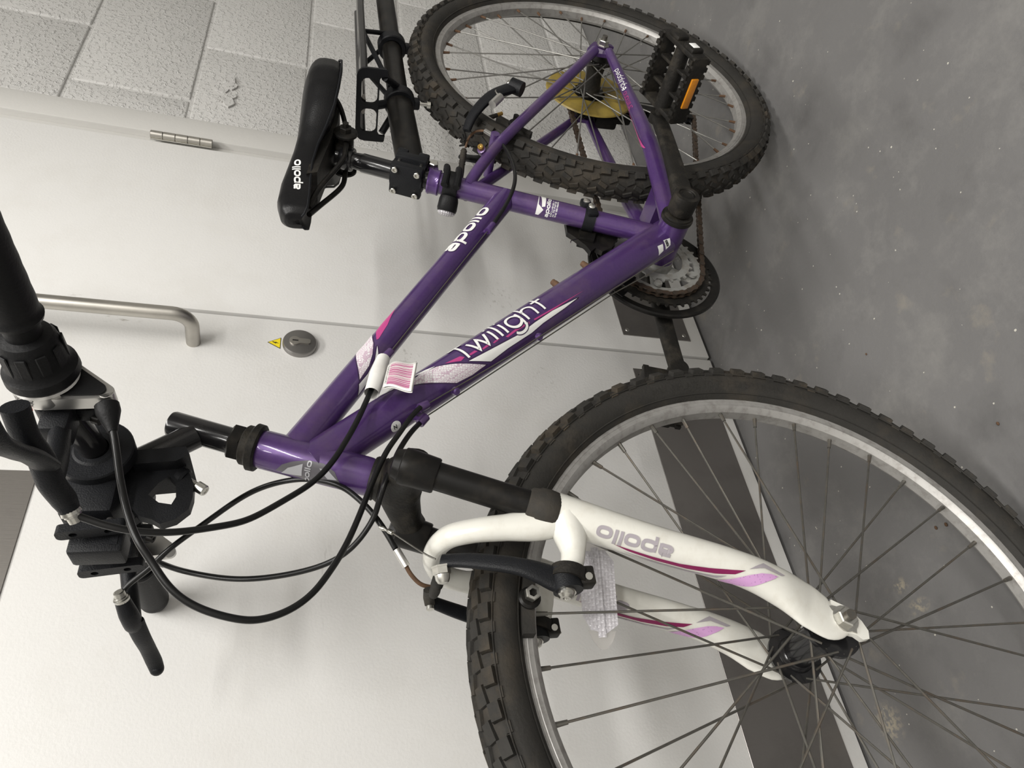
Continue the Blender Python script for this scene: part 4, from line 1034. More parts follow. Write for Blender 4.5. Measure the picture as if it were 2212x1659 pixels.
# rails
for s in (-1, 1):
    q = MB(); q.sweep(smooth_path([V(-0.425, s * 0.006, 0.474), V(-0.395, s * 0.014, 0.462), V(-0.345, s * 0.020, 0.436), V(-0.315, s * 0.021, 0.430), V(-0.270, s * 0.021, 0.4295), V(-0.245, s * 0.024, 0.432), V(-0.220, s * 0.034, 0.4405), V(-0.195, s * 0.042, 0.4580)], 6), 0.0036, seg=10)
    sub(q, 'saddle_rail', 'black_satin', saddle)
q = MB(); q.prism([(-0.385, 0.478), (-0.32, 0.470), (-0.24, 0.452), (-0.20, 0.450), (-0.215, 0.438), (-0.26, 0.441), (-0.33, 0.455), (-0.38, 0.465)], 0.055, (0, 0, 0), (X, Z, Y)); sub(q, 'saddle_shell', 'black_dusty', saddle)
# clamp on the post head
SP_D = V(-0.270, 0, -0.963).normalized()
SP_T = V(-0.2985, 0, 0.4420)
q = MB()
q.bbox((-0.285, 0, 0.4320), (0.020, 0.017, 0.0120), 0.004)
q.cyl(V(-0.287, -0.0280, 0.4300), V(-0.287, 0.0280, 0.4300), 0.0115, seg=18)
q.lathe(V(-0.287, -0.0280, 0.4300), (0, -1, 0), [(0, 0.0165), (0.003, 0.0165), (0.0045, 0.014), (0.0045, 0.0)], seg=24); q.lathe(V(-0.287, 0.0280, 0.4300), (0, 1, 0), [(0, 0.0165), (0.003, 0.0165), (0.0045, 0.014), (0.0045, 0.0)], seg=24)
clamp = part(q, 'saddle_clamp', 'black_satin')
q = MB(); q.lathe(V(-0.287, -0.0325, 0.4300), (0, -1, 0), [(0, 0.0), (0, 0.0085), (0.006, 0.0085), (0.007, 0.0075), (0.007, 0.0045), (0.0125, 0.0045), (0.0125, 0)], seg=6); sub(q, 'clamp_nut', 'black_dusty', clamp, 20)
SP_B = ST_T + V(0, 0, 0.0)
pd = (SP_T - ST_T).normalized(); pl = (SP_T - ST_T).length
q = MB(); q.lathe(ST_T - pd * 0.02, pd, [(0, 0.0), (0, 0.0132), (0.02 + pl - 0.038, 0.0132), (0.02 + pl - 0.036, 0.0122), (0.02 + pl - 0.026, 0.0112), (0.02 + pl - 0.022, 0.0125), (0.02 + pl, 0.0125), (0.02 + pl, 0.0)], seg=32); q.lathe(SP_T - pd * 0.024, pd, [(0, 0.0), (0, 0.0158), (0.0015, 0.0164), (0.016, 0.0164), (0.018, 0.0150), (0.018, 0.0)], seg=32)
part(q, 'seat_post', 'black_gloss', label='glossy black seat post')
# ---- seat post carrier
CP = ST_T + pd * 0.0300
axc = (V(1, 0, 0) - pd * pd.x).normalized()                 # carrier direction, square to the post
q = MB()
out = []
for k in range(25): pass
q.bbox(CP + axc * -0.0125, (0.0060, 0.0240, 0.0225), 0.003, (axc, Y, pd)); 
q.cyl(CP - pd * 0.0225, CP + pd * 0.0225, 0.0185, seg=26)
car = empty('seat_post_carrier', (0, 0, BASE), bike); car['label'] = 'black clamp-on rear carrier'
sub(q, 'clamp_plate', 'black_plastic', car)
q = MB(); q.bbox(CP + axc * 0.0125, (0.0070, 0.0240, 0.0225), 0.003, (axc, Y, pd))
for s in (-1, 1):
    for t in (-1, 1): q.bbox(CP + axc * 0.021 + Y * s * 0.0170 + pd * t * 0.0150, (0.0045, 0.0075, 0.0075), 0.002, (axc, Y, pd))
sub(q, 'clamp_block', 'black_plastic', car)
for s in (-1, 1):
    for t in (-1, 1):
        c0 = CP + axc * -0.019 + Y * s * 0.0170 + pd * t * 0.0155
        q = MB(); q.lathe(c0, -axc, [(0, 0.0), (0, 0.0044), (0.0030, 0.0044), (0.0036, 0.0038), (0.0036, 0.0021), (0.0012, 0.0021), (0.0012, 0)], seg=16)
        q.cyl(c0, c0 + axc * 0.052, 0.0022, seg=8); sub(q, 'clamp_bolt', 'steel', car)
RB0, RB1 = CP + axc * 0.016, V(-0.128, 0, 0.3500)
q = MB(); q.sweep([RB0.lerp(RB1, k / 4) for k in range(5)], [(0.0205, 0.0170)] * 5, seg=28, up=(0, 0, 1)); sub(q, 'carrier_beam', 'black_satin', car)
RB2 = V(0.255, 0, 0.3620)
q = MB(); q.sweep([V(-0.150, 0, 0.3490).lerp(RB2, k / 4) for k in range(5)], [(0.0165, 0.0140)] * 5, seg=26, up=(0, 0, 1)); sub(q, 'carrier_rail', 'black_satin', car)
for x, z in ((-0.138, 0.3480), (0.040, 0.3540)):
    q = MB(); q.lathe((x - 0.010, 0, z), (1, 0, 0.03), [(0, 0.016), (0, 0.0225), (0.002, 0.0240), (0.019, 0.0240), (0.021, 0.0225), (0.021, 0.016)], seg=28); q.bbox((x, 0, z - 0.024), (0.008, 0.0075, 0.007), 0.003)
    cl_ = sub(q, 'beam_collar', 'black_plastic', car)
    q = MB(); q.cyl((x, 0, z - 0.028), (x + 0.001, 0, z - 0.043), 0.0028, seg=10); q.lathe((x + 0.001, 0, z - 0.043), (0, 0, -1), [(0, 0.0), (0, 0.0055), (0.005, 0.0055), (0.006, 0.0045), (0.006, 0)], seg=12); sub(q, 'thumb_screw', 'steel', car)
# front stop plate with two windows and hooked ends
def hole_r(cx, cy, w, h, r): return [(cx + p[0], cy + p[1]) for p in reversed(rrect(w, h, r, 4))]
outl = []
W2, H2 = 0.060, 0.0225
outl = [(-W2 + 0.014, H2)] + [(-W2 + 0.014 - 0.014 * math.sin(math.radians(a)), H2 - 0.014 + 0.014 * math.cos(math.radians(a))) for a in (30, 60, 90)] + [(-W2, -H2 + 0.002), (-W2 + 0.002, -H2), (-W2 + 0.011, -H2 - 0.001), (-W2 + 0.011, -H2 + 0.008), (-W2 + 0.016, -H2 + 0.011)] 
outl += [(-p[0], p[1]) for p in reversed(outl)]
q = MB(); q.prism(outl, 0.004, (-0.157, 0, 0.3925), (Y, Z, -X), holes=[hole_r(-0.0245, 0.003, 0.040, 0.024, 0.009), hole_r(0.0245, 0.003, 0.040, 0.024, 0.009)])
sub(q, 'stop_plate', 'black_plastic', car)
q = MB(); q.cyl((-0.155, 0, 0.384), (-0.138, 0, 0.352), 0.0065, seg=12); q.cyl((-0.155, 0.046, 0.374), (-0.125, 0.016, 0.350), 0.0055, seg=12); q.cyl((-0.155, -0.046, 0.374), (-0.125, -0.016, 0.350), 0.0055, seg=12); sub(q, 'stay', 'black_plastic', car)
# platform: three lengthwise bars and cross bars
for y in (-0.048, 0, 0.048):
    q = MB(); q.sweep(smooth_path([V(-0.155, y, 0.404), V(-0.08, y, 0.405), V(0.05, y, 0.4075), V(0.26, y, 0.4105)], 5), [(0.0040, 0.0170)] * 16 if y == 0 else [(0.0055, 0.0055)] * 16, seg=14, up=(0, 0, 1)); sub(q, 'platform_bar', 'black_mirror' if y == 0 else 'black_gloss', car)
for x in (-0.02, 0.12, 0.25):
    q = MB(); q.cyl((x, -0.05, 0.4065), (x, 0.05, 0.4065), 0.0050, seg=10); sub(q, 'cross_bar', 'black_gloss', car)
for x0, x1 in ((-0.11, 0.02), (0.065, 0.02)):
    q = MB(); q.cyl((x0, 0.010, 0.362), (x1, 0.030, 0.404), 0.0040, seg=10); q.cyl((x0, -0.010, 0.362), (x1, -0.030, 0.404), 0.0040, seg=10); sub(q, 'platform_strut', 'black_plastic', car)

# ------------------------------------------------------------------ drive train
q = MB(); q.lathe(BB + V(0, -0.0345, 0), (0, -1, 0), [(0, 0.0), (0, 0.0222), (0.0025, 0.0226), (0.0060, 0.0222), (0.0060, 0.0200), (0.0085, 0.0195), (0.0095, 0.0165), (0.0095, 0.0)], seg=30); part(q, 'bearing_cup', 'black_dusty')
q = MB(); q.cyl(BB + V(0, -0.062, 0), BB + V(0, 0.062, 0), 0.0095, seg=18); part(q, 'crank_spindle', 'chain_steel')
def crank(s, name_label):
    d_ = V(0.1705, 0, -0.0015) * (1 if s < 0 else -1)
    eye = BB + d_ + V(0, s * 0.0880, 0); base = BB + V(0, s * 0.0640, 0)
    q = MB(); q.lathe(BB + V(0, s * 0.0470, 0), (0, s, 0), [(0, 0.0), (0, 0.0165), (0.002, 0.0178), (0.026, 0.0184), (0.029, 0.0175), (0.0295, 0.0120), (0.0275, 0.0110), (0.0275, 0.0)], seg=30)
    pth = smooth_path([base + d_ * 0.02, base + d_ * 0.22 + V(0, s * 0.007, 0), base + d_ * 0.55 + V(0, s * 0.017, 0), eye - d_ * 0.06, eye], 6)
    q.sweep(pth, lerp_list([(0.0150, 0.0100), (0.0140, 0.0078), (0.0125, 0.0068), (0.0120, 0.0066), (0.0118, 0.0066)], len(pth)), seg=18, up=(0, 0, 1), power=2.8)
    q.cyl(eye + V(0, -0.0066, 0), eye + V(0, 0.0066, 0), 0.0135, seg=22)
    o = part(q, 'crank_arm', 'black_dusty', label=name_label)
    q = MB(); q.lathe(BB + V(0, s * 0.0745, 0), (0, s, 0), [(0, 0.0112), (0.0006, 0.0112), (0.0016, 0.0085), (0.0004, 0.0072), (0.0004, 0.0)], seg=24); sub(q, 'crank_cap', 'black_satin', o)
    return eye
eye_n = crank(-1, 'dusty black crank arm pointing to the rear')
eye_f = crank(1, 'dusty black crank arm pointing to the front')
# chain rings and guard on the far side
q = MB(); q.lathe(BB + V(0, 0.0575, 0), (0, 1, 0), [(-0.001, 0.0880), (-0.0035, 0.0990), (-0.002, 0.1015), (0.002, 0.1015), (0.0035, 0.0990), (0.002, 0.0880)], seg=80, closed=True)
cset = part(q, 'chain_guard', 'black_satin', label='black chain guard ring')
def ring(y, r_root, r_tip, teeth, bore, m, nm):
    q = MB(); sprocket(q, BB, y, r_root, r_tip, teeth, 0.0026, bore); return sub(q, nm, m, cset, 20)
mat('ring_grey', (0.30, 0.30, 0.285), 0.5, 0.3, var=0.15, scale=80, dirt=(0.12, 0.09, 0.06), dirt_amt=0.6, dirt_scale=50)
ring(0.0515, 0.0820, 0.0865, 42, 0.0640, 'black_dusty', 'chain_ring'); ring(0.0440, 0.0665, 0.0712, 34, 0.0570, 'ring_grey', 'chain_ring'); ring(0.0370, 0.0465, 0.0510, 24, 0.0360, 'ring_grey', 'chain_ring')
q = MB()
for k in range(5):
    a = math.radians(20 + 72 * k); dv = V(math.cos(a), 0, math.sin(a))
    q.sweep([BB + V(0, 0.050, 0) + dv * 0.012, BB + V(0, 0.0475, 0) + dv * 0.066], [(0.0040, 0.0105), (0.0032, 0.0075)], seg=12, up=(0, 1, 0))
    q.lathe(BB + dv * 0.0545 + V(0, 0.0400, 0), (0, -1, 0), [(0, 0.0), (0, 0.0060), (0.0035, 0.0055), (0.0035, 0)], seg=12)
q.lathe(BB + V(0, 0.0345, 0), (0, 1, 0), [(0, 0.013), (0, 0.0215), (0.016, 0.0235), (0.016, 0.013)], seg=30)
sub(q, 'ring_spider', 'ring_grey', cset)
# chain
CH_R, CH_C = 0.0690, 0.0385
yr, yc = 0.0440, 0.0350
pul = V(-0.012, 0.040, -0.1900); pul_u = V(-0.004, 0.042, -0.0880)
cp = []
def add_arc(c, r, a0, a1, y, n=24):
    for k in range(n + 1):
        a = math.radians(a0 + (a1 - a0) * k / n); cp.append(V(c.x + r * math.cos(a), y, c.z + r * math.sin(a)))
add_arc(BB, CH_R, 92, 258, yr)
add_arc(pul, 0.0215, -100, 10, 0.040, 10)
cp.append(pul_u + V(0.008, 0, -0.035))
add_arc(pul_u, 0.0215, 190, 120, 0.040, 8)
add_arc(V(0, 0, 0), CH_C, -62, 92, yc, 16)
cp.append(cp[0])
# resample at link pitch
L_ = [0.0]
for a, b in zip(cp, cp[1:]): L_.append(L_[-1] + (b - a).length)
nl = int(round(L_[-1] / 0.0127)); nl += nl % 2; pitch = L_[-1] / nl
def at(s):
    s = s % L_[-1]
    for k in range(len(cp) - 1):
        if L_[k] <= s <= L_[k + 1] and L_[k + 1] > L_[k]: return cp[k].lerp(cp[k + 1], (s - L_[k]) / (L_[k + 1] - L_[k]))
    return cp[-1]
chain = empty('chain', (0, 0, BASE), bike); chain['label'] = 'rusty brown bicycle chain'
def link_mesh(hw):
    q = MB(); o = []
    for k in range(9):
        a = math.radians(90 + 180 * k / 8); o.append((-0.00635 + 0.0042 * math.cos(a), 0.0042 * math.sin(a)))
    o.append((0, -0.0030))
    for k in range(9):
        a = math.radians(-90 + 180 * k / 8); o.append((0.00635 + 0.0042 * math.cos(a), 0.0042 * math.sin(a)))
    o.append((0, 0.0030))
    for s in (-1, 1): q.prism(o, 0.001, (0, s * hw, 0), (X, Z, Y))
    for x in (-0.00635, 0.00635): q.cyl((x, -0.0036, 0), (x, 0.0036, 0), 0.0036, seg=8)
    return q.mesh('chain_link', 'chain_steel')
lm = (link_mesh(0.0023), link_mesh(0.0034))
for i in range(nl):
    a, b = at(i * pitch), at((i + 1) * pitch)
    xa = (b - a).normalized(); za = xa.cross(Y).normalized(); ya = za.cross(xa)
    share('chain_link', lm[i % 2], chain, mtx=basis(xa, ya, za, (a + b) / 2))
# pedals
def pedal(eye, s, tilt):
    ped = empty('pedal', eye + V(0, 0, BASE), bike); ped['label'] = 'black resin pedal with amber reflector'
    f_ = V(-math.cos(tilt), 0, -math.sin(tilt)); u_ = f_.cross(Y) * -1
    o = Y * s
    q = MB(); q.cyl(o * 0.004, o * 0.022, 0.0075, seg=14); q.cyl(o * 0.020, o * 0.108, 0.0125, 0.0105, seg=18); sub(q, 'pedal_barrel', 'black_dusty', ped)
    q = MB()
    for e in (-1, 1):                                         # front and rear cage bars, toothed edge
        q.bbox(f_ * e * 0.0385 + o * 0.063, (0.0045, 0.048, 0.0125), 0.002, (f_, o, u_))
        for k in range(9):
            for h in (-1, 1): q.box(f_ * e * 0.0385 + o * (0.021 + k * 0.0105) + u_ * h * 0.0135, (0.0040, 0.0030, 0.0022), (f_, o, u_))
    for w in (0.018, 0.108): q.bbox(o * w, (0.040, 0.0038, 0.0110), 0.002, (f_, o, u_))
    for w in (0.045, 0.078):
        q.bbox(o * w, (0.036, 0.0022, 0.0065), 0.001, (f_, o, u_))
    q.bbox(o * 0.113 + f_ * 0.018, (0.012, 0.004, 0.010), 0.003, (f_, o, u_)); q.bbox(o * 0.113 - f_ * 0.018, (0.012, 0.004, 0.010), 0.003, (f_, o, u_))
    sub(q, 'pedal_cage', 'black_dusty', ped)
    for e in (-1, 1):
        q = MB(); q.bbox(f_ * e * 0.0440 + o * 0.062, (0.0018, 0.0215, 0.0058), 0.001, (f_, o, u_)); sub(q, 'reflector', 'amber', ped)
    q = MB(); q.bbox(o * 0.1135 + f_ * 0.018, (0.0065, 0.0042, 0.0055), 0.001, (f_, o, u_)); sub(q, 'end_reflector', 'decal_white', ped)
    return ped
pedal(eye_n, -1, math.radians(16))
pedal(eye_f, 1, math.radians(78))
# front derailleur
fdz = V(-0.4015, 0, 0.0930); q = MB()
q.lathe(fdz - STD * 0.008, STD, [(0, 0.0152), (0, 0.0172), (0.016, 0.0172), (0.016, 0.0152)], seg=30, closed=True)
q.bbox(fdz + V(0.016, -0.012, 0.004), (0.010, 0.0055, 0.0075), 0.003); q.bbox(fdz + V(-0.004, -0.0165, 0.0), (0.0085, 0.003, 0.0078), 0.002)
fd = part(q, 'front_derailleur', 'black_plastic', label='black front derailleur')
for c0, dv in ((fdz + V(0.018, -0.0170, 0.004), V(0, -1, 0)), (fdz + V(0.004, -0.019, 0.0), V(-0.2, -1, 0))):
    q = MB(); q.lathe(c0, dv, [(0, 0.0), (0, 0.0052), (0.002, 0.0050), (0.0032, 0.0032), (0.0032, 0.0)], seg=14); sub(q, 'clamp_screw', 'zinc', fd)
q = MB()
q.prism([(-0.3849, 0.1198), (-0.387, 0.0991), (-0.3984, 0.0661), (-0.412, 0.0443), (-0.4391, 0.0628), (-0.4483, 0.0775), (-0.4411, 0.0862), (-0.4500, 0.0951), (-0.4374, 0.0998), (-0.4214, 0.1117), (-0.4101, 0.1219)], 0.008, (0, 0.0220, 0), (X, Z, Y))
q.prism([(-0.425, 0.108), (-0.405, 0.104), (-0.412, 0.080), (-0.432, 0.088)], 0.018, (0, 0.022, 0), (X, Z, Y)); sub(q, 'derailleur_arm', 'black_satin', fd)
for yy in (0.034, 0.052):
    q = MB(); o = []
    for k in range(11): a = math.radians(65 + 70 * k / 10); o.append((BB.x + 0.098 * math.cos(a), BB.z + 0.098 * math.sin(a)))
    for k in range(11): a = math.radians(135 - 70 * k / 10); o.append((BB.x + 0.070 * math.cos(a), BB.z + 0.070 * math.sin(a)))
    q.prism(o, 0.0018, (0, yy, 0), (X, Z, Y)); sub(q, 'derailleur_cage', 'black_satin', fd)
q = MB(); q.sweep(smooth_path([V(-0.418, 0.020, 0.100), V(-0.436, 0.012, 0.122), V(-0.450, 0.006, 0.128)], 5), 0.0007, seg=6); sub(q, 'cable_end', 'steel', fd)
# rear derailleur
q = MB(); q.bbox((-0.010, 0.0640, -0.040), (0.016, 0.012, 0.022), 0.005); q.bbox((0.004, 0.0600, -0.070), (0.014, 0.013, 0.024), 0.005)
rd = part(q, 'rear_derailleur', 'black_satin', label='black rear derailleur')
for c0 in (pul, pul_u):
    q = MB(); sprocket(q, c0, 0.040, 0.0175, 0.0205, 11, 0.0028, 0.004); sub(q, 'jockey_wheel', 'black_plastic', rd, 20)
for yy in (0.034, 0.0465):
    q = MB(); q.prism([(-0.018, -0.070), (0.010, -0.070), (0.010, -0.130), (0.004, -0.205), (-0.026, -0.205), (-0.022, -0.130)], 0.0018, (0, yy, 0), (X, Z, Y)); sub(q, 'jockey_cage', 'black_satin', rd)

# ------------------------------------------------------------------ handlebar
PTS = {
'cable_shift_near': [(-0.8571, -0.125, 0.5938), (-0.8657, -0.1225, 0.5911), (-0.8781, -0.12, 0.5878), (-0.8942, -0.1175, 0.5836), (-0.9117, -0.115, 0.5782), (-0.9287, -0.1125, 0.5716), (-0.9434, -0.11, 0.5643), (-0.9541, -0.1038, 0.5553), (-0.9723, -0.0975, 0.5426), (-0.9841, -0.0913, 0.5236), (-0.9898, -0.085, 0.5011), (-0.9897, -0.0787, 0.4853), (-0.9807, -0.0725, 0.4643), (-0.9649, -0.0663, 0.4488), (-0.9484, -0.06, 0.4398), (-0.9234, -0.0525, 0.4267), (-0.8818, -0.045, 0.4123), (-0.8542, -0.0395, 0.4038), (-0.8171, -0.034, 0.3903), (-0.798, -0.0313, 0.3784), (-0.7751, -0.0287, 0.3661), (-0.7599, -0.026, 0.3546)] ,
'cable_shift_far': [(-0.8527, 0.1, 0.6023), (-0.8657, 0.0875, 0.5857), (-0.8771, 0.075, 0.5682), (-0.891, 0.0625, 0.5347), (-0.8989, 0.05, 0.5031), (-0.9016, 0.0333, 0.4617), (-0.8986, 0.0167, 0.4311), (-0.8883, 0.0, 0.4129), (-0.872, -0.01, 0.4008), (-0.8645, -0.02, 0.3979), (-0.8501, -0.034, 0.3921), (-0.8257, -0.029, 0.3827), (-0.8115, -0.024, 0.3784), (-0.7858, -0.018, 0.3658), (-0.7684, -0.012, 0.3538)] ,
'cable_brake_near': [(-0.9127, -0.098, 0.6134), (-0.9144, -0.0953, 0.6064), (-0.9173, -0.0927, 0.5975), (-0.9199, -0.09, 0.5862), (-0.9207, -0.085, 0.5715), (-0.9195, -0.08, 0.553), (-0.9149, -0.075, 0.5342), (-0.9096, -0.07, 0.519), (-0.902, -0.0625, 0.5032), (-0.8875, -0.055, 0.4874), (-0.8705, -0.0475, 0.4701), (-0.8535, -0.04, 0.4539), (-0.8309, -0.038, 0.4375), (-0.8022, -0.036, 0.4243), (-0.7804, -0.034, 0.4153), (-0.7524, -0.0307, 0.4062), (-0.7319, -0.0273, 0.3995), (-0.7106, -0.024, 0.3924)] ,
'cable_brake_far': [(-0.8871, 0.1, 0.6289), (-0.8788, 0.095, 0.6236), (-0.8707, 0.09, 0.6118), (-0.8665, 0.085, 0.6036), (-0.8589, 0.08, 0.5956), (-0.8498, 0.07, 0.5813), (-0.8389, 0.06, 0.561), (-0.8268, 0.05, 0.5402), (-0.818, 0.0367, 0.5189), (-0.8158, 0.0233, 0.4971), (-0.819, 0.01, 0.4749), (-0.8232, 0.003, 0.4586), (-0.8304, -0.004, 0.4425), (-0.8382, -0.004, 0.4265), (-0.8484, -0.004, 0.4161), (-0.8598, -0.004, 0.4058), (-0.8792, -0.004, 0.3933), (-0.9016, -0.004, 0.3826)] ,
'noodle_front': [(-0.916, 0.0, 0.3739), (-0.9209, 0.003, 0.3711), (-0.9258, 0.006, 0.3666), (-0.9308, 0.009, 0.3605), (-0.9317, 0.012, 0.3517)] ,
'ferrule_front': [(-0.9021, -0.004, 0.3822), (-0.9169, 0.0, 0.3736)] ,
'cable_rear': [(-0.4578, -0.02, 0.244), (-0.4438, -0.024, 0.2349), (-0.4263, -0.028, 0.2239), (-0.401, -0.032, 0.2117), (-0.3731, -0.036, 0.2026), (-0.3368, -0.0345, 0.1998), (-0.3021, -0.033, 0.2034), (-0.2796, -0.0315, 0.2096), (-0.2626, -0.03, 0.2155)] ,
'ferrule_rear': [(-0.2637, -0.03, 0.2149), (-0.241, -0.026, 0.2278)] ,
'noodle_rear': [(-0.241, -0.026, 0.2275), (-0.2309, -0.0195, 0.2373), (-0.2319, -0.013, 0.2463), (-0.2412, -0.0065, 0.2526), (-0.2485, 0.0, 0.2545)] ,
'inner_tt': [(-0.68, -0.021, 0.3799), (-0.4652, -0.0195, 0.2491)] ,
'inner_dt1': [(-0.752, -0.022, 0.3458), (-0.6846, -0.021, 0.2523), (-0.5806, -0.02, 0.1203), (-0.4847, -0.02, -0.0049)] ,
'inner_dt2': [(-0.7602, -0.012, 0.3468), (-0.5659, -0.012, 0.0991), (-0.4921, -0.012, -0.0092)] ,
'stop_tt1': [(-0.692, -0.021, 0.3889), (-0.68, -0.021, 0.3799)] ,
'stop_tt2': [(-0.4688, -0.02, 0.2508), (-0.4527, -0.02, 0.2409)] ,
'stop_dt1': [(-0.7587, -0.023, 0.3552), (-0.752, -0.022, 0.3458)] ,
'stop_dt2': [(-0.7696, -0.012, 0.3548), (-0.7602, -0.012, 0.3468)] ,
'guide1': [(-0.7343, -0.02, 0.3133)] ,
'guide2': [(-0.6528, -0.02, 0.2096)] ,
'bottle1': [(-0.539, 0.0, 0.1686)] ,
'bottle2': [(-0.5, 0.0, 0.1206)] ,
'boot': [(-0.8425, -0.128, 0.599), (-0.8585, -0.124, 0.5937)] ,
'mountC': [(-0.8223, -0.012, 0.6168), (-0.8167, -0.012, 0.6067), (-0.816, -0.012, 0.5926), (-0.8135, -0.012, 0.5637), (-0.8232, -0.012, 0.5643), (-0.8281, -0.012, 0.5599), (-0.8387, -0.012, 0.5555), (-0.8517, -0.012, 0.5546), (-0.863, -0.012, 0.5561), (-0.8729, -0.012, 0.5657), (-0.8769, -0.012, 0.5769), (-0.8723, -0.012, 0.5837), (-0.8684, -0.012, 0.595), (-0.8548, -0.012, 0.6063)] ,
'mountCh': [(-0.8485, -0.012, 0.5904), (-0.8371, -0.012, 0.5838), (-0.8297, -0.012, 0.5763), (-0.8374, -0.012, 0.5699), (-0.8514, -0.012, 0.568), (-0.8585, -0.012, 0.5706), (-0.8564, -0.012, 0.5808)] ,
'mbolt': [(-0.828, -0.012, 0.5664), (-0.8344, -0.012, 0.558), (-0.8427, -0.012, 0.5463)] ,
'saddle_txt': [(-0.4085, -0.03, 0.4927), (-0.3598, -0.036, 0.4897)] ,
'tag': [(-0.7095, -0.03, 0.3926), (-0.7247, -0.032, 0.3885), (-0.7153, -0.045, 0.3575), (-0.7558, -0.05, 0.3664), (-0.748, -0.04, 0.3905)] ,
'apollo_tt': [(-0.5091, -0.0162, 0.2978), (-0.4122, -0.016, 0.2485)] ,
'twi': [(-0.6862, -0.021, 0.3039), (-0.5977, -0.021, 0.189)] ,
'apollo_f': [(-0.9466, -0.07, 0.1552), (-0.9278, -0.072, 0.2173)] ,
'nsticker': [(-0.7799, -0.02, 0.38)] ,
}
bar_path = smooth_path([V(-0.8060, 0.305, 0.6440), V(-0.8120, 0.20, 0.6420), V(-0.8180, 0.10, 0.6375), V(-0.8200, 0.05, 0.6300), V(-0.8200, 0.0, 0.6280), V(-0.8190, -0.05, 0.6330), V(-0.8160, -0.10, 0.6430), V(-0.8110, -0.20, 0.6485), V(-0.8050, -0.305, 0.6500)], 6)
def bar_at(y):
    for a, b in zip(bar_path, bar_path[1:]):
        if b.y <= y <= a.y: return a.lerp(b, (a.y - y) / (a.y - b.y))
    return bar_path[0] if y > 0 else bar_path[-1]
q = MB(); q.sweep(bar_path, 0.0111, seg=22); handlebar = part(q, 'handlebar', 'black_gloss', label='glossy black handlebar')
def bar_lathe(y, prof, s, m, nm, parent, seg=32, smooth=35, label=None):
    """prof: (distance outwards from y, radius)"""
    q = MB(); c = bar_at(y); ax = (bar_at(y + s * 0.02) - bar_at(y)).normalized()
    q.lathe(c, ax, prof, seg=seg); return sub(q, nm, m, parent, smooth, label)
for s in (-1, 1):
    # grip
    pr = [(0, 0.0), (0, 0.0165), (0.003, 0.0175), (0.006, 0.0158)]
    for k in range(12): pr += [(0.010 + k * 0.008, 0.0160 + 0.0003 * (k % 2))]
    pr += [(0.100, 0.0165), (0.104, 0.0160), (0.106, 0.012), (0.106, 0)]
    bar_lathe(s * 0.1900, pr, s, 'grip_rubber', 'handlebar_grip', handlebar, label='black rubber grip')
    # twist shifter
    sh = bar_lathe(s * 0.1340, [(0, 0.0), (0, 0.0235), (0.003, 0.0255), (0.010, 0.0250), (0.013, 0.0222), (0.018, 0.0208), (0.028, 0.0204), (0.036, 0.0192), (0.0400, 0.0172), (0.0420, 0.0120), (0.0560, 0.0118), (0.0560, 0.0)], s, 'grip_rubber', 'twist_shifter', handlebar, 36, label='black rubber twist shifter')
    c = bar_at(s * 0.1580); ax = (bar_at(s * 0.20) - bar_at(s * 0.16)).normalized(); u0 = V(-1, 0, 0.0); u0 = (u0 - ax * u0.dot(ax)).normalized(); w0 = ax.cross(u0)
    for k in range(10):
        a = 2 * math.pi * k / 10; dv = u0 * math.cos(a) + w0 * math.sin(a); q = MB()
        q.bbox(c + dv * 0.0204, (0.0008, 0.0105, 0.0036), 0.0007, (dv, ax, ax.cross(dv)), seg=1); sub(q, 'shifter_rib', 'grip_rubber', handlebar)
    # moulded lettering on the drum
    if s < 0:
        def gfn(u, v):
            a = math.radians(200) + v / 0.0215; r_ = 0.02215
            return bar_at(-0.1480) + ax * u + (u0 * math.cos(a) + w0 * math.sin(a)) * r_
        text_mesh('GRIP SHIFT', CAPS, 0.0030, 0.022, 0.0006, gfn, 0.001).build('moulded_lettering', 'black_plastic', handlebar, 60)
    # alloy clamp with cable arm
    bar_lathe(s * 0.1180, [(0, 0.0), (0, 0.0185), (0.0015, 0.0225), (0.006, 0.0240), (0.0135, 0.0240), (0.0155, 0.0225), (0.0155, 0.0)], s, 'alloy_clean', 'shifter_clamp', handlebar, 36, label='silver shifter clamp')
    e0 = bar_at(s * 0.1260); tip = V(-0.8285, e0.y, 0.6025) if s < 0 else e0 + V(-0.012, 0, -0.040)
    dv = (tip - e0); dd = dv.length; dv.normalize(); sd = V(dv.z, 0, -dv.x)
    al = math.acos((0.0225 - 0.0062) / dd); o_ = []
    for k in range(9): a_ = al - 2 * al * k / 8; p = dv * math.cos(a_) + sd * math.sin(a_); o_.append((tip + p * 0.0062 - e0))
    for k in range(17): a_ = -al - (2 * math.pi - 2 * al) * k / 16; p = dv * math.cos(a_) + sd * math.sin(a_); o_.append(p * 0.0225)
    q = MB(); q.prism([(p.x, p.z) for p in o_], 0.0120, e0, (X, Z, Y)); arm_ = sub(q, 'cable_arm', 'alloy_clean', handlebar, 25, label='silver cable arm of the shifter')
    q = MB(); q.prism([(p.x * 0.86 + dv.x * 0.001, p.z * 0.86 + dv.z * 0.001) for p in o_], 0.0060, e0 + V(0, s * 0.0045, 0), (X, Z, Y)); sub(q, 'arm_recess', 'grip_rubber', handlebar)
    q = MB(); q.cyl(tip + V(0, s * 0.005, 0), tip + V(-0.006, -s * 0.010, -0.003), 0.0056, seg=16); sub(q, 'cable_outlet', 'alloy_clean', handlebar)
    # brake lever perch, lever, barrel adjuster
    q = MB(); pc = bar_at(s * 0.1000)
    q.lathe(pc - Y * 0.0085, (0, 1, 0), [(0, 0.0112), (0, 0.0165), (0.002, 0.0175), (0.015, 0.0175), (0.017, 0.0165), (0.017, 0.0112)], seg=26, closed=True)
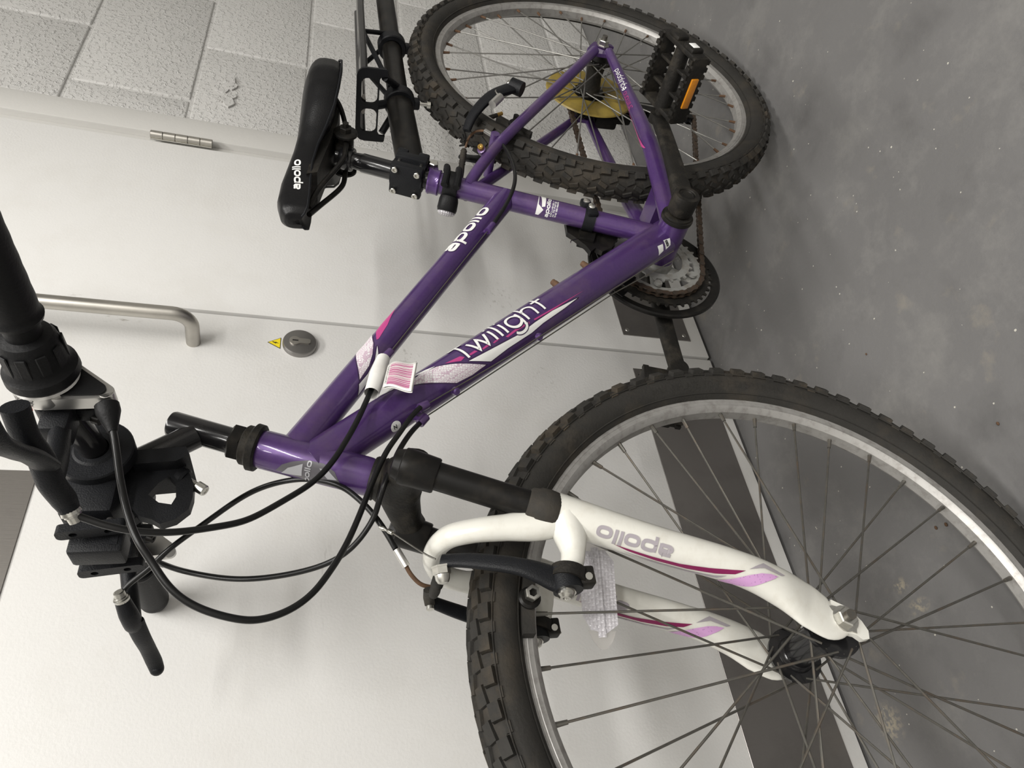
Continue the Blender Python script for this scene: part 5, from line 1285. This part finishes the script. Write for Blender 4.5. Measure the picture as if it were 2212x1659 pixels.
    q.bbox(pc + V(-0.022, s * 0.002, -0.004), (0.012, 0.0125, 0.0105), 0.004); q.bbox(pc + V(-0.004, 0, -0.020), (0.008, 0.0075, 0.007), 0.003)
    perch = sub(q, 'lever_perch', 'black_plastic', handlebar)
    q = MB(); q.lathe(pc + V(-0.010, -s * 0.004, -0.024), V(-0.4, 0, -1), [(0, 0.0), (0, 0.0045), (0.006, 0.0045), (0.006, 0.002), (0.003, 0.0)], seg=14); sub(q, 'clamp_screw', 'black_satin', handlebar)
    q = MB()
    if s < 0: LB = [(-0.9104, -0.1000, 0.6158), (-0.9057, -0.1080, 0.6192), (-0.9026, -0.1250, 0.6232), (-0.8959, -0.1450, 0.6256), (-0.8935, -0.1650, 0.6290), (-0.8860, -0.1880, 0.6310)]
    else: LB = [(-0.8925, 0.0940, 0.6245), (-0.8999, 0.1080, 0.6208), (-0.9030, 0.1250, 0.6190), (-0.8960, 0.1450, 0.6220), (-0.8900, 0.1550, 0.6250)]
    pth = smooth_path(LB, 6)
    q.sweep(pth, lerp_list([(0.0066, 0.0066), (0.0085, 0.0080), (0.0088, 0.0082), (0.0085, 0.0078), (0.0082, 0.0075)] + ([(0.0085, 0.0080)] if s < 0 else []), len(pth)), seg=18, up=(0, 0, 1)); sub(q, 'lever_body', 'black_plastic', handlebar)
    q = MB(); q.sweep(smooth_path([pc + V(-0.024, s * 0.004, -0.006), pc + V(-0.060, s * 0.012, -0.014), V(LB[2])], 5), [(0.0075, 0.0085)] * 11, seg=16, up=(0, 0, 1)); sub(q, 'lever_bridge', 'black_plastic', handlebar)
    bd = (pth[0] - pth[1]).normalized()
    q = MB(); q.lathe(pth[0] - bd * 0.001, bd, [(0, 0.0), (0, 0.0066), (0.003, 0.0072), (0.0035, 0.0060), (0.0050, 0.0060), (0.0055, 0.0050), (0.010, 0.0048), (0.0105, 0.0036), (0.0105, 0.0)], seg=22); sub(q, 'barrel_adjuster', 'steel', handlebar, 20)
    for k in range(16):
        a_ = 2 * math.pi * k / 16
    q = MB()
    if s < 0: pth = smooth_path([(-0.8986, -0.1400, 0.6230), (-0.9079, -0.1650, 0.6226), (-0.9204, -0.1900, 0.6225), (-0.9300, -0.2150, 0.6221), (-0.928, -0.25, 0.622)], 6)
    else: pth = smooth_path([(-0.9020, 0.1200, 0.6180), (-0.9081, 0.1450, 0.6151), (-0.9113, 0.1700, 0.6129), (-0.9160, 0.1900, 0.6105), (-0.9210, 0.2000, 0.6085)], 6)
    q.sweep(pth, lerp_list([(0.0090, 0.0050), (0.0085, 0.0052), (0.0078, 0.0052), (0.0080, 0.0055), (0.0072, 0.0052)], len(pth)), seg=16, up=(0, 0, 1)); q.sphere(pth[-1], 0.0068, sq=(1, 1, 1)); sub(q, 'brake_lever', 'black_plastic', handlebar, label='black brake lever')
# printed maker's marks on the near shifter clamp
c = bar_at(-0.1480); ax = V(0, -1, 0)
def clamp_fn(a0, y0):
    def fn(u, v):
        a = a0 + u / 0.0245
        return bar_at(y0) + V(-math.cos(a), 0, math.sin(a)) * 0.0245 + V(0, -v, 0)
    return fn
text_mesh('SRAM', CAPS, 0.0030, 0.0150, 0.0009, clamp_fn(math.radians(8), -0.1275), 0.001).build('lettering', 'decal_black', handlebar, 60)
text_mesh('MRX', CAPS, 0.0026, 0.0120, 0.0007, clamp_fn(math.radians(14), -0.1215), 0.001).build('lettering', 'decal_red', handlebar, 60)
# rubber boot where the shifter cable leaves the arm
q = MB(); b0, b1 = V(PTS['boot'][0]), V(PTS['boot'][1]); bd = (b1 - b0).normalized()
q.lathe(b0 - bd * 0.006, bd, [(0, 0.0), (0, 0.0058), (0.002, 0.0085), (0.008, 0.0086), (0.013, 0.0070), (0.022, 0.0040), (0.0245, 0.0036), (0.0245, 0)], seg=16); sub(q, 'cable_boot', 'grip_rubber', handlebar)

# ---- quick-release bag adapter on the bar
ad = empty('bag_adapter', BAR_C + V(0, 0, BASE), bike); ad['label'] = 'black plastic bag adapter bolted to the handlebar'
bc = BAR_C
def asub(q, nm, m='black_plastic', smooth=30):
    o = sub(q, nm, m, ad, smooth); o.location = -bc; return o
for s in (-1, 1):
    q = MB(); c = bar_at(s * 0.037)
    q.lathe(c - Y * 0.0085, (0, 1, 0), [(0, 0.0112), (0, 0.0150), (0.0015, 0.0170), (0.0015, 0.0290), (0.003, 0.0300), (0.014, 0.0300), (0.0155, 0.0290), (0.0155, 0.0170), (0.017, 0.0150), (0.017, 0.0112)], seg=40, closed=True)
    asub(q, 'bar_clamp_ring')
q = MB(); q.bbox((-0.8500, 0, 0.6310), (0.0240, 0.0350, 0.0210), 0.006); q.bbox((-0.8280, 0, 0.6420), (0.0200, 0.0300, 0.0120), 0.006); asub(q, 'adapter_body')
for s in (-1, 1):
    q = MB(); hs_ = [list(reversed(circle(0.0125, 0.0, 0.0030, 12))), list(reversed(circle(-0.0125, 0.0, 0.0030, 12)))]
    q.prism(rrect(0.050, 0.0125, 0.004, 4), 0.0075, (-0.8850 - (0.006 if s > 0 else 0), s * 0.0265 + (0.004 if s > 0 else 0), 0.6240 - (0.004 if s > 0 else 0)), (V(-0.10, 0, 0.995), Y, X), holes=hs_); asub(q, 'mounting_flange')
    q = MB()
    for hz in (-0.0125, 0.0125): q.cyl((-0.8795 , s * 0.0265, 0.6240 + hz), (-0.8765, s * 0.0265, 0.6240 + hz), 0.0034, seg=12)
    asub(q, 'hole_shade', 'void')  # black discs painting the shade inside the flange holes
q = MB(); q.bbox((-0.8880, -0.001, 0.6235), (0.0105, 0.0125, 0.0205), 0.003); q.box((-0.8875, -0.0137, 0.6100), (0.005, 0.0004, 0.003)); asub(q, 'latch_box')
q = MB(); q.prism([(p[0], p[2]) for p in PTS['mountC']], 0.010, (0, -0.012, 0), (X, Z, Y), holes=[[(p[0], p[2]) for p in reversed(PTS['mountCh'])]]); asub(q, 'support_bracket')
q = MB(); q.prism([(-0.8120, 0.6090), (-0.8080, 0.5640), (-0.8160, 0.5600), (-0.8230, 0.5700), (-0.8260, 0.6040)], 0.052, (0, -0.004, 0), (X, Z, Y)); asub(q, 'bracket_wing')
b0, b1, b2 = [V(p) for p in PTS['mbolt']]; bd = (b2 - b0).normalized()
q = MB(); q.lathe(b0, bd, [(-0.004, 0.0), (-0.004, 0.0075), (0.002, 0.0085), (0.004, 0.0070), (0.004, 0)], seg=18); asub(q, 'bolt_boss')
q = MB(); q.cyl(b0, b2, 0.0026, seg=12)
for k in range(8): q.lathe(b0 + bd * (0.004 + k * 0.0014), bd, [(0, 0.0024), (0.0005, 0.0031), (0.001, 0.0024)], seg=12)
q.lathe(b1 + bd * 0.006, bd, [(0, 0.0), (0, 0.0050), (0.008, 0.0050), (0.009, 0.0042), (0.009, 0.0024), (0.005, 0.0020), (0.005, 0)], seg=20); asub(q, 'clamp_bolt', 'zinc')
q = MB(); q.lathe((-0.8075, -0.012, 0.6110), V(0.5, 0, 0.3), [(0, 0.0), (0, 0.0042), (0.005, 0.0042), (0.006, 0.003), (0.006, 0)], seg=16); asub(q, 'clamp_bolt', 'zinc')

# ------------------------------------------------------------------ cables
def cable(nm, pts, r, m='cable_black', seg=10, sub_=8, label=None):
    P = smooth_path(pts, sub_)
    for _ in range(26): P = [P[0]] + [P[i] * 0.5 + (P[i - 1] + P[i + 1]) * 0.25 for i in range(1, len(P) - 1)] + [P[-1]]
    q = MB(); q.sweep(P, r, seg=seg); return part(q, nm, m, 60, label)
cable('gear_cable', PTS['cable_shift_near'], 0.00265, label='black gear cable looping from the near shifter')
cable('gear_cable', [(-0.8400, 0.134, 0.6040)] + PTS['cable_shift_far'], 0.00265, label='black gear cable from the far shifter')
cable('brake_cable', PTS['cable_brake_near'], 0.0027, label='black rear brake cable from the near lever')
mat('cable_grey', (0.10, 0.10, 0.10), 0.35)
cable('brake_cable', PTS['cable_brake_far'], 0.0027, label='black front brake cable from the far lever')
for nm in ('front', 'rear'):
    a, b = [V(p) for p in PTS['ferrule_' + nm]]
    q = MB(); q.cyl(a, b, 0.0036, seg=16); part(q, 'cable_ferrule', 'alloy_clean', label='silver cable ferrule')
    cable('brake_noodle', PTS['noodle_' + nm], 0.0019, 'brass' if False else 'rust', label='brown brake noodle')
cable('brake_cable', PTS['cable_rear'], 0.0027, label='black rear brake cable looping over the seat tube')
for nm in ('inner_tt', 'inner_dt1', 'inner_dt2'):
    q = MB(); q.sweep(PTS[nm], 0.0008, seg=6); part(q, 'bare_cable', 'spoke_steel')
for nm, pr_ in (('stop_tt1', 0.0042), ('stop_tt2', 0.0042), ('stop_dt1', 0.0046), ('stop_dt2', 0.0046)):
    a, b = [V(p) for p in PTS[nm]]; d_ = (b - a).normalized()
    q = MB(); q.lathe(a, d_, [(0, 0.0), (0, pr_), (0.0008, pr_ + 0.0004), ((b - a).length - 0.001, pr_), ((b - a).length, pr_ * 0.6), ((b - a).length, 0)], seg=16)
    mid = (a + b) / 2; tgt = V(mid.x + (0.012 if 'dt' in nm else 0.006), 0, mid.z + (0.010 if 'dt' in nm else 0.012))
    q.cyl(mid, tgt, 0.0028, seg=10); part(q, 'cable_stop', 'purple')
for nm in ('guide1', 'guide2'):
    p = V(PTS[nm][0]); q = MB(); q.lathe(p + V(0.004, 0.004, 0.003), V(-0.6, -0.6, -0.5), [(0, 0.0045), (0.004, 0.0045), (0.0055, 0.003), (0.0055, 0)], seg=14); part(q, 'cable_guide', 'purple')
for nm in ('bottle1', 'bottle2'):
    p = V(PTS[nm][0]); d_ = V(0.778, 0, 0.628); q = MB(); q.lathe(p - d_ * 0.006, d_, [(0, 0.0), (0, 0.0045), (0.006, 0.0045), (0.006, 0)], seg=14); q.lathe(p, d_, [(0, 0.0), (0, 0.0040), (0.0035, 0.0040), (0.0045, 0.0034), (0.0045, 0.0018), (0.003, 0)], seg=14, m=None); part(q, 'bottle_bolt', 'rust', label='rusty bottle cage bolt')
# carrier eyelet bolt on the near seat stay
q = MB(); c0 = V(-0.2985, -0.0330, 0.2420); q.lathe(c0 + V(0.002, 0.008, -0.004), V(-0.35, -0.8, 0.45), [(0, 0.0062), (0.008, 0.0060), (0.0085, 0.0045), (0.0085, 0)], seg=18); eb = part(q, 'carrier_eyelet', 'purple')
q = MB(); q.lathe(c0, V(-0.35, -0.8, 0.45), [(0.0, 0.0), (0, 0.0044), (0.004, 0.0044), (0.0046, 0.0038), (0.0046, 0.0020), (0.002, 0)], seg=16); sub(q, 'eyelet_bolt', 'brass', eb)

# ------------------------------------------------------------------ rim brakes
def vbrake_arm(pivot, top, s, bulge, nm='brake_arm', fwd=V(-1, 0, 0)):
    """arm from the boss up to the cable end, bowed outwards"""
    mid1 = pivot.lerp(top, 0.38) + bulge; mid2 = pivot.lerp(top, 0.75) + bulge * 0.7
    pth = smooth_path([pivot, pivot.lerp(top, 0.12) + bulge * 0.35, mid1, mid2, top], 7)
    q = MB(); q.sweep(pth, lerp_list([(0.0052, 0.0120), (0.0048, 0.0108), (0.0042, 0.0076), (0.0036, 0.0068), (0.0034, 0.0056)], len(pth)), seg=18, up=(0, 1, 0), power=2.8)
    q.cyl(pivot - fwd * 0.012, pivot + fwd * 0.007, 0.0125, seg=24)
    return q
FB = V(-0.9620, 0, 0.2470)
pn, tn_ = V(-0.9655, -0.0585, 0.2500), V(-0.9285, -0.0330, 0.3470)
pf, tf_ = V(-0.9600, 0.0660, 0.2480), V(-0.9330, 0.0400, 0.3500)
br_n = part(vbrake_arm(pn, tn_, -1, V(0.002, -0.010, 0)), 'brake_arm', 'black_plastic', label='black front brake arm nearest the camera')
br_f = part(vbrake_arm(pf, tf_, 1, V(0.002, 0.010, 0)), 'brake_arm', 'black_plastic', label='black front brake arm behind the tyre')
for pv, b_ in ((pn, br_n), (pf, br_f)):
    q = MB(); q.lathe(pv + V(-0.0065, 0, 0.002), (-1, 0, 0.25), [(0, 0.0), (0, 0.0085), (0.001, 0.0085), (0.001, 0.0074), (0.0045, 0.0070), (0.0068, 0.0045), (0.0068, 0.0024), (0.003, 0)], seg=20); sub(q, 'pivot_bolt', 'steel', b_)
    q = MB(); q.cyl(pv + V(0.012, 0, -0.004), pv + V(0.002, 0, -0.001), 0.0150, seg=24); q.bbox(pv + V(0.004, 0.0 , -0.016), (0.008, 0.007, 0.0075), 0.002); spg = sub(q, 'spring_housing', 'black_dusty', b_)
    q = MB(); q.sweep(smooth_path([pv + V(0.004, 0, -0.020), pv + V(0.0, 0.004, -0.026)], 3), 0.0012, seg=6); q.lathe(pv + V(0.002, -0.006, -0.017), (-0.2, -1, 0), [(0, 0.0), (0, 0.0034), (0.003, 0.0032), (0.003, 0)], seg=10); sub(q, 'tension_screw', 'zinc', b_)
# near arm: cable anchor bolt with dome nut
q = MB(); c0 = tn_ + V(-0.004, 0.001, 0.001); av = V(-0.93, 0.25, -0.10).normalized()
q.lathe(c0, av, [(0, 0.0), (0, 0.0085), (0.0015, 0.0085), (0.0015, 0.0078), (0.0070, 0.0078), (0.0078, 0.0066)], seg=6); q.lathe(c0 + av * 0.0075, av, [(0, 0.0066), (0.004, 0.0062), (0.0070, 0.0045), (0.0085, 0)], seg=18); sub(q, 'anchor_nut', 'zinc', br_n, 25)
q = MB(); e_ = V(-0.893, -0.018, 0.386); q.sweep(smooth_path([c0 + V(0.006, 0, 0.004), c0 + V(0.014, 0.003, 0.014), e_], 6), 0.0008, seg=6); sub(q, 'cable_tail', 'spoke_steel', br_n)
q = MB(); dv = (V(-0.885, -0.014, 0.396) - e_).normalized(); q.lathe(e_, dv, [(0, 0.0), (0, 0.0022), (0.004, 0.0022), (0.006, 0.0014), (0.008, 0.0014), (0.010, 0.0022), (0.014, 0.0018), (0.0155, 0)], seg=12); sub(q, 'cable_end_cap', 'steel', br_n)
# boot and noodle link
q = MB(); a, b = c0 + av * 0.004 + V(0, 0.004, 0), V(-0.9390, 0.0120, 0.3500)
pr = [(0, 0.0035)]
ln = (b - a).length
for k in range(7): pr += [(0.002 + k * 0.0032, 0.0056), (0.0036 + k * 0.0032, 0.0046)]
pr += [(ln - 0.006, 0.0050), (ln, 0.0042), (ln, 0)]
q.lathe(a, (b - a), pr, seg=16); sub(q, 'rubber_boot', 'rubber', br_f)
q = MB(); q.sweep([V(-0.936, 0.008, 0.3535), V(-0.934, 0.028, 0.3525), tf_ + V(-0.003, 0, 0)], [(0.0030, 0.0058), (0.0026, 0.0050), (0.0026, 0.0050)], seg=10, up=(1, 0, 0)); sub(q, 'noodle_link', 'black_dusty', br_f)
q = MB(); q.cyl(tf_ + V(-0.008, 0, 0), tf_ + V(0.004, 0, 0), 0.0036, seg=12); sub(q, 'link_pin', 'zinc', br_f)
# brake pads on the rim
def pad(cx, a_mid, y, s, parent, wheel_c, post_z=0.0):
    o = []
    for k in range(9): a = math.radians(a_mid - 6.2 + 12.4 * k / 8); o.append((wheel_c.x + 0.2848 * math.cos(a), wheel_c.z + 0.2848 * math.sin(a)))
    for k in range(9): a = math.radians(a_mid + 6.2 - 12.4 * k / 8); o.append((wheel_c.x + 0.2738 * math.cos(a), wheel_c.z + 0.2738 * math.sin(a)))
    q = MB(); q.prism(o, 0.0105, (0, y, 0), (X, Z, Y)); pd_ = sub(q, 'brake_pad', 'rubber', parent)
    a = math.radians(a_mid); c = V(wheel_c.x + 0.279 * math.cos(a), y, wheel_c.z + 0.279 * math.sin(a))
    q = MB(); q.cyl(c, c + V(0, s * 0.022, 0), 0.0042, seg=14); q.lathe(c + V(0, s * 0.006, 0), (0, s, 0), [(0, 0.0), (0, 0.0095), (0.003, 0.0100), (0.005, 0.0080), (0.005, 0)], seg=20); sub(q, 'pad_post', 'black_satin', parent)
    return c
c = pad(0, 80, FC.y - 0.0190, -1, br_n, FC)
q = MB(); q.lathe(c + V(0, -0.016, 0), (-0.25, -1, 0.1), [(0, 0.0), (0, 0.0068), (0.0095, 0.0068), (0.0105, 0.0060), (0.0105, 0.0036), (0.005, 0.0034), (0.005, 0)], seg=6); sub(q, 'pad_nut', 'zinc', br_n, 20)
c = pad(0, 80, FC.y + 0.0190, 1, br_f, FC)
q = MB(); q.lathe(c + V(0, 0.010, 0), (0, 1, 0), [(0, 0.0), (0, 0.0125), (0.006, 0.0130), (0.010, 0.010), (0.016, 0.009), (0.016, 0.0)], seg=22); sub(q, 'pad_washer', 'black_satin', br_f)
# rear brake on the seat stays
rpn, rtn = V(-0.1720, -0.0600, 0.1680), V(-0.2400, -0.0230, 0.2560)
rpf, rtf = V(-0.1720, 0.0600, 0.1680), V(-0.2400, 0.0230, 0.2560)
up_n = V(0.57, 0, 0.82)
for pv, tp, s in ((rpn, rtn, -1), (rpf, rtf, 1)):
    pth = smooth_path([pv + up_n * 0.012, pv.lerp(tp, 0.4) + V(0, s * 0.010, 0) + up_n * 0.016, pv.lerp(tp, 0.75) + V(0, s * 0.006, 0) + up_n * 0.012, tp], 7)
    q = MB(); q.sweep(pth, lerp_list([(0.0055, 0.0110), (0.0050, 0.0092), (0.0045, 0.0078), (0.0040, 0.0062)], len(pth)), seg=16, up=(0, 1, 0), power=2.8)
    q.cyl(pv, pv + up_n * 0.020, 0.0115, seg=20)
    rb_ = part(q, 'brake_arm', 'black_plastic', label='black rear brake arm')
    q = MB(); q.lathe(pv + up_n * 0.020, up_n, [(0, 0.0), (0, 0.0075), (0.004, 0.0070), (0.006, 0.0045), (0.006, 0)], seg=14); sub(q, 'pivot_bolt', 'steel', rb_)
    pad(0, 140, s * 0.0190, s, rb_, V(0, 0, 0))
    if s < 0:
        q = MB(); c0 = pv.lerp(tp, 0.30) + V(-0.010, -0.012, 0.012); q.cyl(c0, c0 + V(-0.019, 0.003, 0.014), 0.0062, seg=14); sub(q, 'spring_sleeve', 'alloy_clean', rb_)
        q = MB(); q.sweep(smooth_path([c0, c0 + V(0.014, -0.001, 0.006), c0 + V(0.024, 0.002, -0.004)], 5), 0.0011, seg=6); sub(q, 'brake_spring', 'steel', rb_)
q = MB(); q.lathe(V(-0.2500, 0.001, 0.2560), (V(-0.275, 0.018, 0.300) - V(-0.25, 0.001, 0.256)) * -1, [(0, 0.0)] , seg=6)
a, b = V(-0.2490, 0.001, 0.2550), V(-0.2990, 0.020, 0.2900)
pr = [(0, 0.0030)]
ln = 0.052
for k in range(6): pr += [(0.004 + k * 0.0038, 0.0052), (0.006 + k * 0.0038, 0.0044)]
pr += [(0.034, 0.0050), (0.052, 0.0046), (0.052, 0)]
q = MB(); q.lathe(V(-0.2450, 0.004, 0.2560), V(-0.62, 0.55, 0.10), pr, seg=14); part(q, 'rubber_boot', 'rubber')
q = MB()
for s in (-1, 1): q.sweep(smooth_path([V(-0.2360, 0.002 + s * 0.0035, 0.2615), V(-0.2440, s * 0.0045 - 0.008, 0.2560), V(-0.2350, s * 0.0045 - 0.018, 0.2600)], 4), 0.0016, seg=6)
part(q, 'noodle_link', 'black_satin')

# ------------------------------------------------------------------ wheel reflector on the front brake boss
def reflector_glass():
    m = mat('reflector_clear', (0.62, 0.60, 0.63), 0.18, var=0.05, coat=0.6, trans=0.25, ior=1.49)
    N, Lk = nodes_of(m); b = N['Principled BSDF']; tc = N.new('ShaderNodeTexCoord')
    vo = N.new('ShaderNodeTexVoronoi'); vo.inputs['Scale'].default_value = 330; vo.inputs['Randomness'].default_value = 0.05; Lk.new(tc.outputs['Object'], vo.inputs['Vector'])
    bp = N.new('ShaderNodeBump'); bp.inputs['Strength'].default_value = 0.9; bp.inputs['Distance'].default_value = 0.002; Lk.new(vo.outputs['Distance'], bp.inputs['Height']); Lk.new(bp.outputs['Normal'], b.inputs['Normal'])
    mat('clear_plastic', (0.80, 0.78, 0.76), 0.15, trans=0.85, coat=0.3, ior=1.3)
reflector_glass()
rc = V(-0.9447, 0.0120, 0.1971)
rl = V(-0.62, 0.30, -0.02).normalized()                       # long side
rn = V(-0.62, -0.72, 0.35); rn = (rn - rl * rn.dot(rl)).normalized(); rw = rn.cross(rl)
outl = [(-0.037, -0.009), (-0.028, -0.0165), (0.020, -0.0165), (0.033, -0.010), (0.037, 0.004), (0.030, 0.0150), (-0.026, 0.0165), (-0.037, 0.009)]
q = MB(); q.prism(outl, 0.005, rc, (rl, rw, rn)); refl = part(q, 'reflector', 'reflector_clear', 20, label='clear prismatic front reflector')
q = MB(); q.prism([(-0.040, -0.0035), (0.040, -0.0035), (0.040, 0.0035), (-0.040, 0.0035)], 0.0018, rc + rn * 0.003, (rl, rw, rn)); sub(q, 'reflector_rib', 'reflector_clear', refl)
for e in (-1, 1):
    q = MB(); q.prism([(e * 0.034, -0.0125), (e * 0.043, -0.009), (e * 0.051, -0.003), (e * 0.051, 0.003), (e * 0.045, 0.0085), (e * 0.036, 0.0125)][::e], 0.003, rc - rn * 0.001, (rl, rw, rn)); sub(q, 'reflector_tab', 'clear_plastic', refl)

# ------------------------------------------------------------------ things hung on the bicycle
def world_of(p): return BO + BX * p[0] + BY * p[1] + BZ * p[2]
LIGHT = V(-0.3660, -0.0040, 0.2840)
lamp = empty('bicycle_light'); lamp.matrix_world = basis(BX, BY, BZ, world_of(LIGHT))
tag(lamp, 'small black rubber bicycle light strapped round the purple seat tube', 'bicycle light')
stp = (ST_T - BB).normalized(); fwd_ = V(-0.66, 0.72, 0); fwd_ = (fwd_ - stp * fwd_.dot(stp)).normalized(); sid_ = stp.cross(fwd_)
o0 = V(-0.3482, 0, 0.2840) - LIGHT                                        # tube centre here
q = MB(); pth = [o0 + fwd_ * 0.0155, o0 + fwd_ * 0.020, o0 + fwd_ * 0.032, o0 + fwd_ * 0.036]
q.sweep(pth, [(0.0125, 0.0180), (0.0135, 0.0195), (0.0140, 0.0175), (0.0130, 0.0155)], seg=26, up=stp, power=2.5)
body = q.build('light_body', 'grip_rubber', lamp)
q = MB(); q.lathe(o0 - stp * 0.0095, stp, [(0, 0.0153), (0, 0.0190), (0.0015, 0.0200), (0.019, 0.0200), (0.0205, 0.0190), (0.0205, 0.0153)], seg=30, closed=True); q.build('rubber_strap', 'grip_rubber', lamp)
for t in (-1, 1):
    q = MB(); hk = smooth_path([o0 + fwd_ * 0.034 - V(0, 0.040, 0) + stp * t * 0.0085, o0 - V(0, 0.0215, 0) + stp * t * 0.0085 + V(0.004, 0, 0), o0 - V(0, 0.0185, 0) + stp * t * 0.0085 + V(0.017, 0, 0), o0 - V(0, 0.006, 0) + stp * t * 0.0085 + V(0.0245, 0, 0)], 5)
    q.sweep(hk, lerp_list([0.0050, 0.0045, 0.0038, 0.0026], len(hk)), seg=10); q.build('strap_hook', 'grip_rubber', lamp)
q = MB(); q.lathe(o0 + fwd_ * 0.0355, fwd_, [(0, 0.0), (0, 0.0125), (0.003, 0.0125), (0.0055, 0.010), (0.0068, 0.005), (0.0070, 0)], seg=24); q.build('light_lens', 'reflector_clear', lamp)

# paper label wrapped round the brake cable
TAG0 = V(-0.7150, -0.0270, 0.3940)
tagr = empty('paper_label'); tagr.matrix_world = basis(BX, BY, BZ, world_of(TAG0))
tag(tagr, 'white paper barcode label wrapped round the black brake cable', 'label')
cbp = [V(p) for p in PTS['cable_brake_near']]
a, b = cbp[-3] + V(0.006, 0, -0.004) - TAG0, V(PTS['stop_tt1'][0]) - TAG0
q = MB(); q.sweep(smooth_path([a, (a + b) / 2 + V(0, -0.001, 0), b], 5), lerp_list([0.0075, 0.0086, 0.0070], 11), seg=16, caps=False); q.build('paper_sleeve', 'paper', tagr)
FL0 = [V(-0.7119, -0.033, 0.3854), V(-0.7131, -0.046, 0.3584), V(-0.7580, -0.052, 0.3663), V(-0.7453, -0.038, 0.3921)]
nU, nV = 14, 8
def flag(u, v, off=0.0):
    p = (FL0[0].lerp(FL0[1], u)).lerp(FL0[3].lerp(FL0[2], u), v) - TAG0
    n_ = (FL0[1] - FL0[0]).cross(FL0[3] - FL0[0]).normalized()
    if n_.y > 0: n_ = -n_
    return p + n_ * (0.0035 * math.sin(u * 5.2) * (1 - 0.2 * v) + off)
for lay, off in ((0, 0.0), (1, -0.0022)):
    vs = [flag(i / nU, j_ / nV, off) for j_ in range(nV + 1) for i in range(nU + 1)]
    fs = [(j_ * (nU + 1) + i, j_ * (nU + 1) + i + 1, (j_ + 1) * (nU + 1) + i + 1, (j_ + 1) * (nU + 1) + i) for j_ in range(nV) for i in range(nU)]
    q = MB(); q.add(vs, fs); o = q.build('paper_flag', 'paper', tagr)
    sm = o.modifiers.new('thickness', 'SOLIDIFY'); sm.thickness = 0.0003
q = MB(); v0 = 0.10
rs = random.Random(3)
while v0 < 0.92:
    w_ = rs.choice((0.008, 0.014, 0.024, 0.030)); 
    vs = []; n = 16
    for i in range(n + 1):
        u = 0.16 + 0.74 * i / n; vs += [flag(u, v0, 0.0005), flag(u, v0 + w_, 0.0005)]
    q.add(vs, [(2 * i, 2 * i + 1, 2 * i + 3, 2 * i + 2) for i in range(n)]); v0 += w_ + rs.choice((0.010, 0.016, 0.026))
q.build('barcode', 'decal_pink', tagr, 60)
q = text_mesh('050017500', CAPS, 0.0022, 0.024, 0.0004, lambda u, v: flag(0.13 - v / 0.045, 0.12 + u / 0.032, 0.0005), 0.001); q.build('fine_print', 'decal_black', tagr, 60)
# a few crumbs of dirt
q = MB()
for x, y, r_ in ((-0.5155, -0.2764, 0.0028), (-0.5190, -0.2921, 0.003), (-0.4529, -0.4226, 0.0026), (-0.4568, -0.3346, 0.0016), (-0.2506, -0.3124, 0.002)): q.sphere((x, y, r_ * 0.45), r_, seg=7, rings=5, sq=(1, 0.7, 0.5))
cr = q.build('dirt', 'rust'); cr['kind'] = 'stuff'; cr['label'] = 'dark crumbs of dirt scattered on the grey floor'
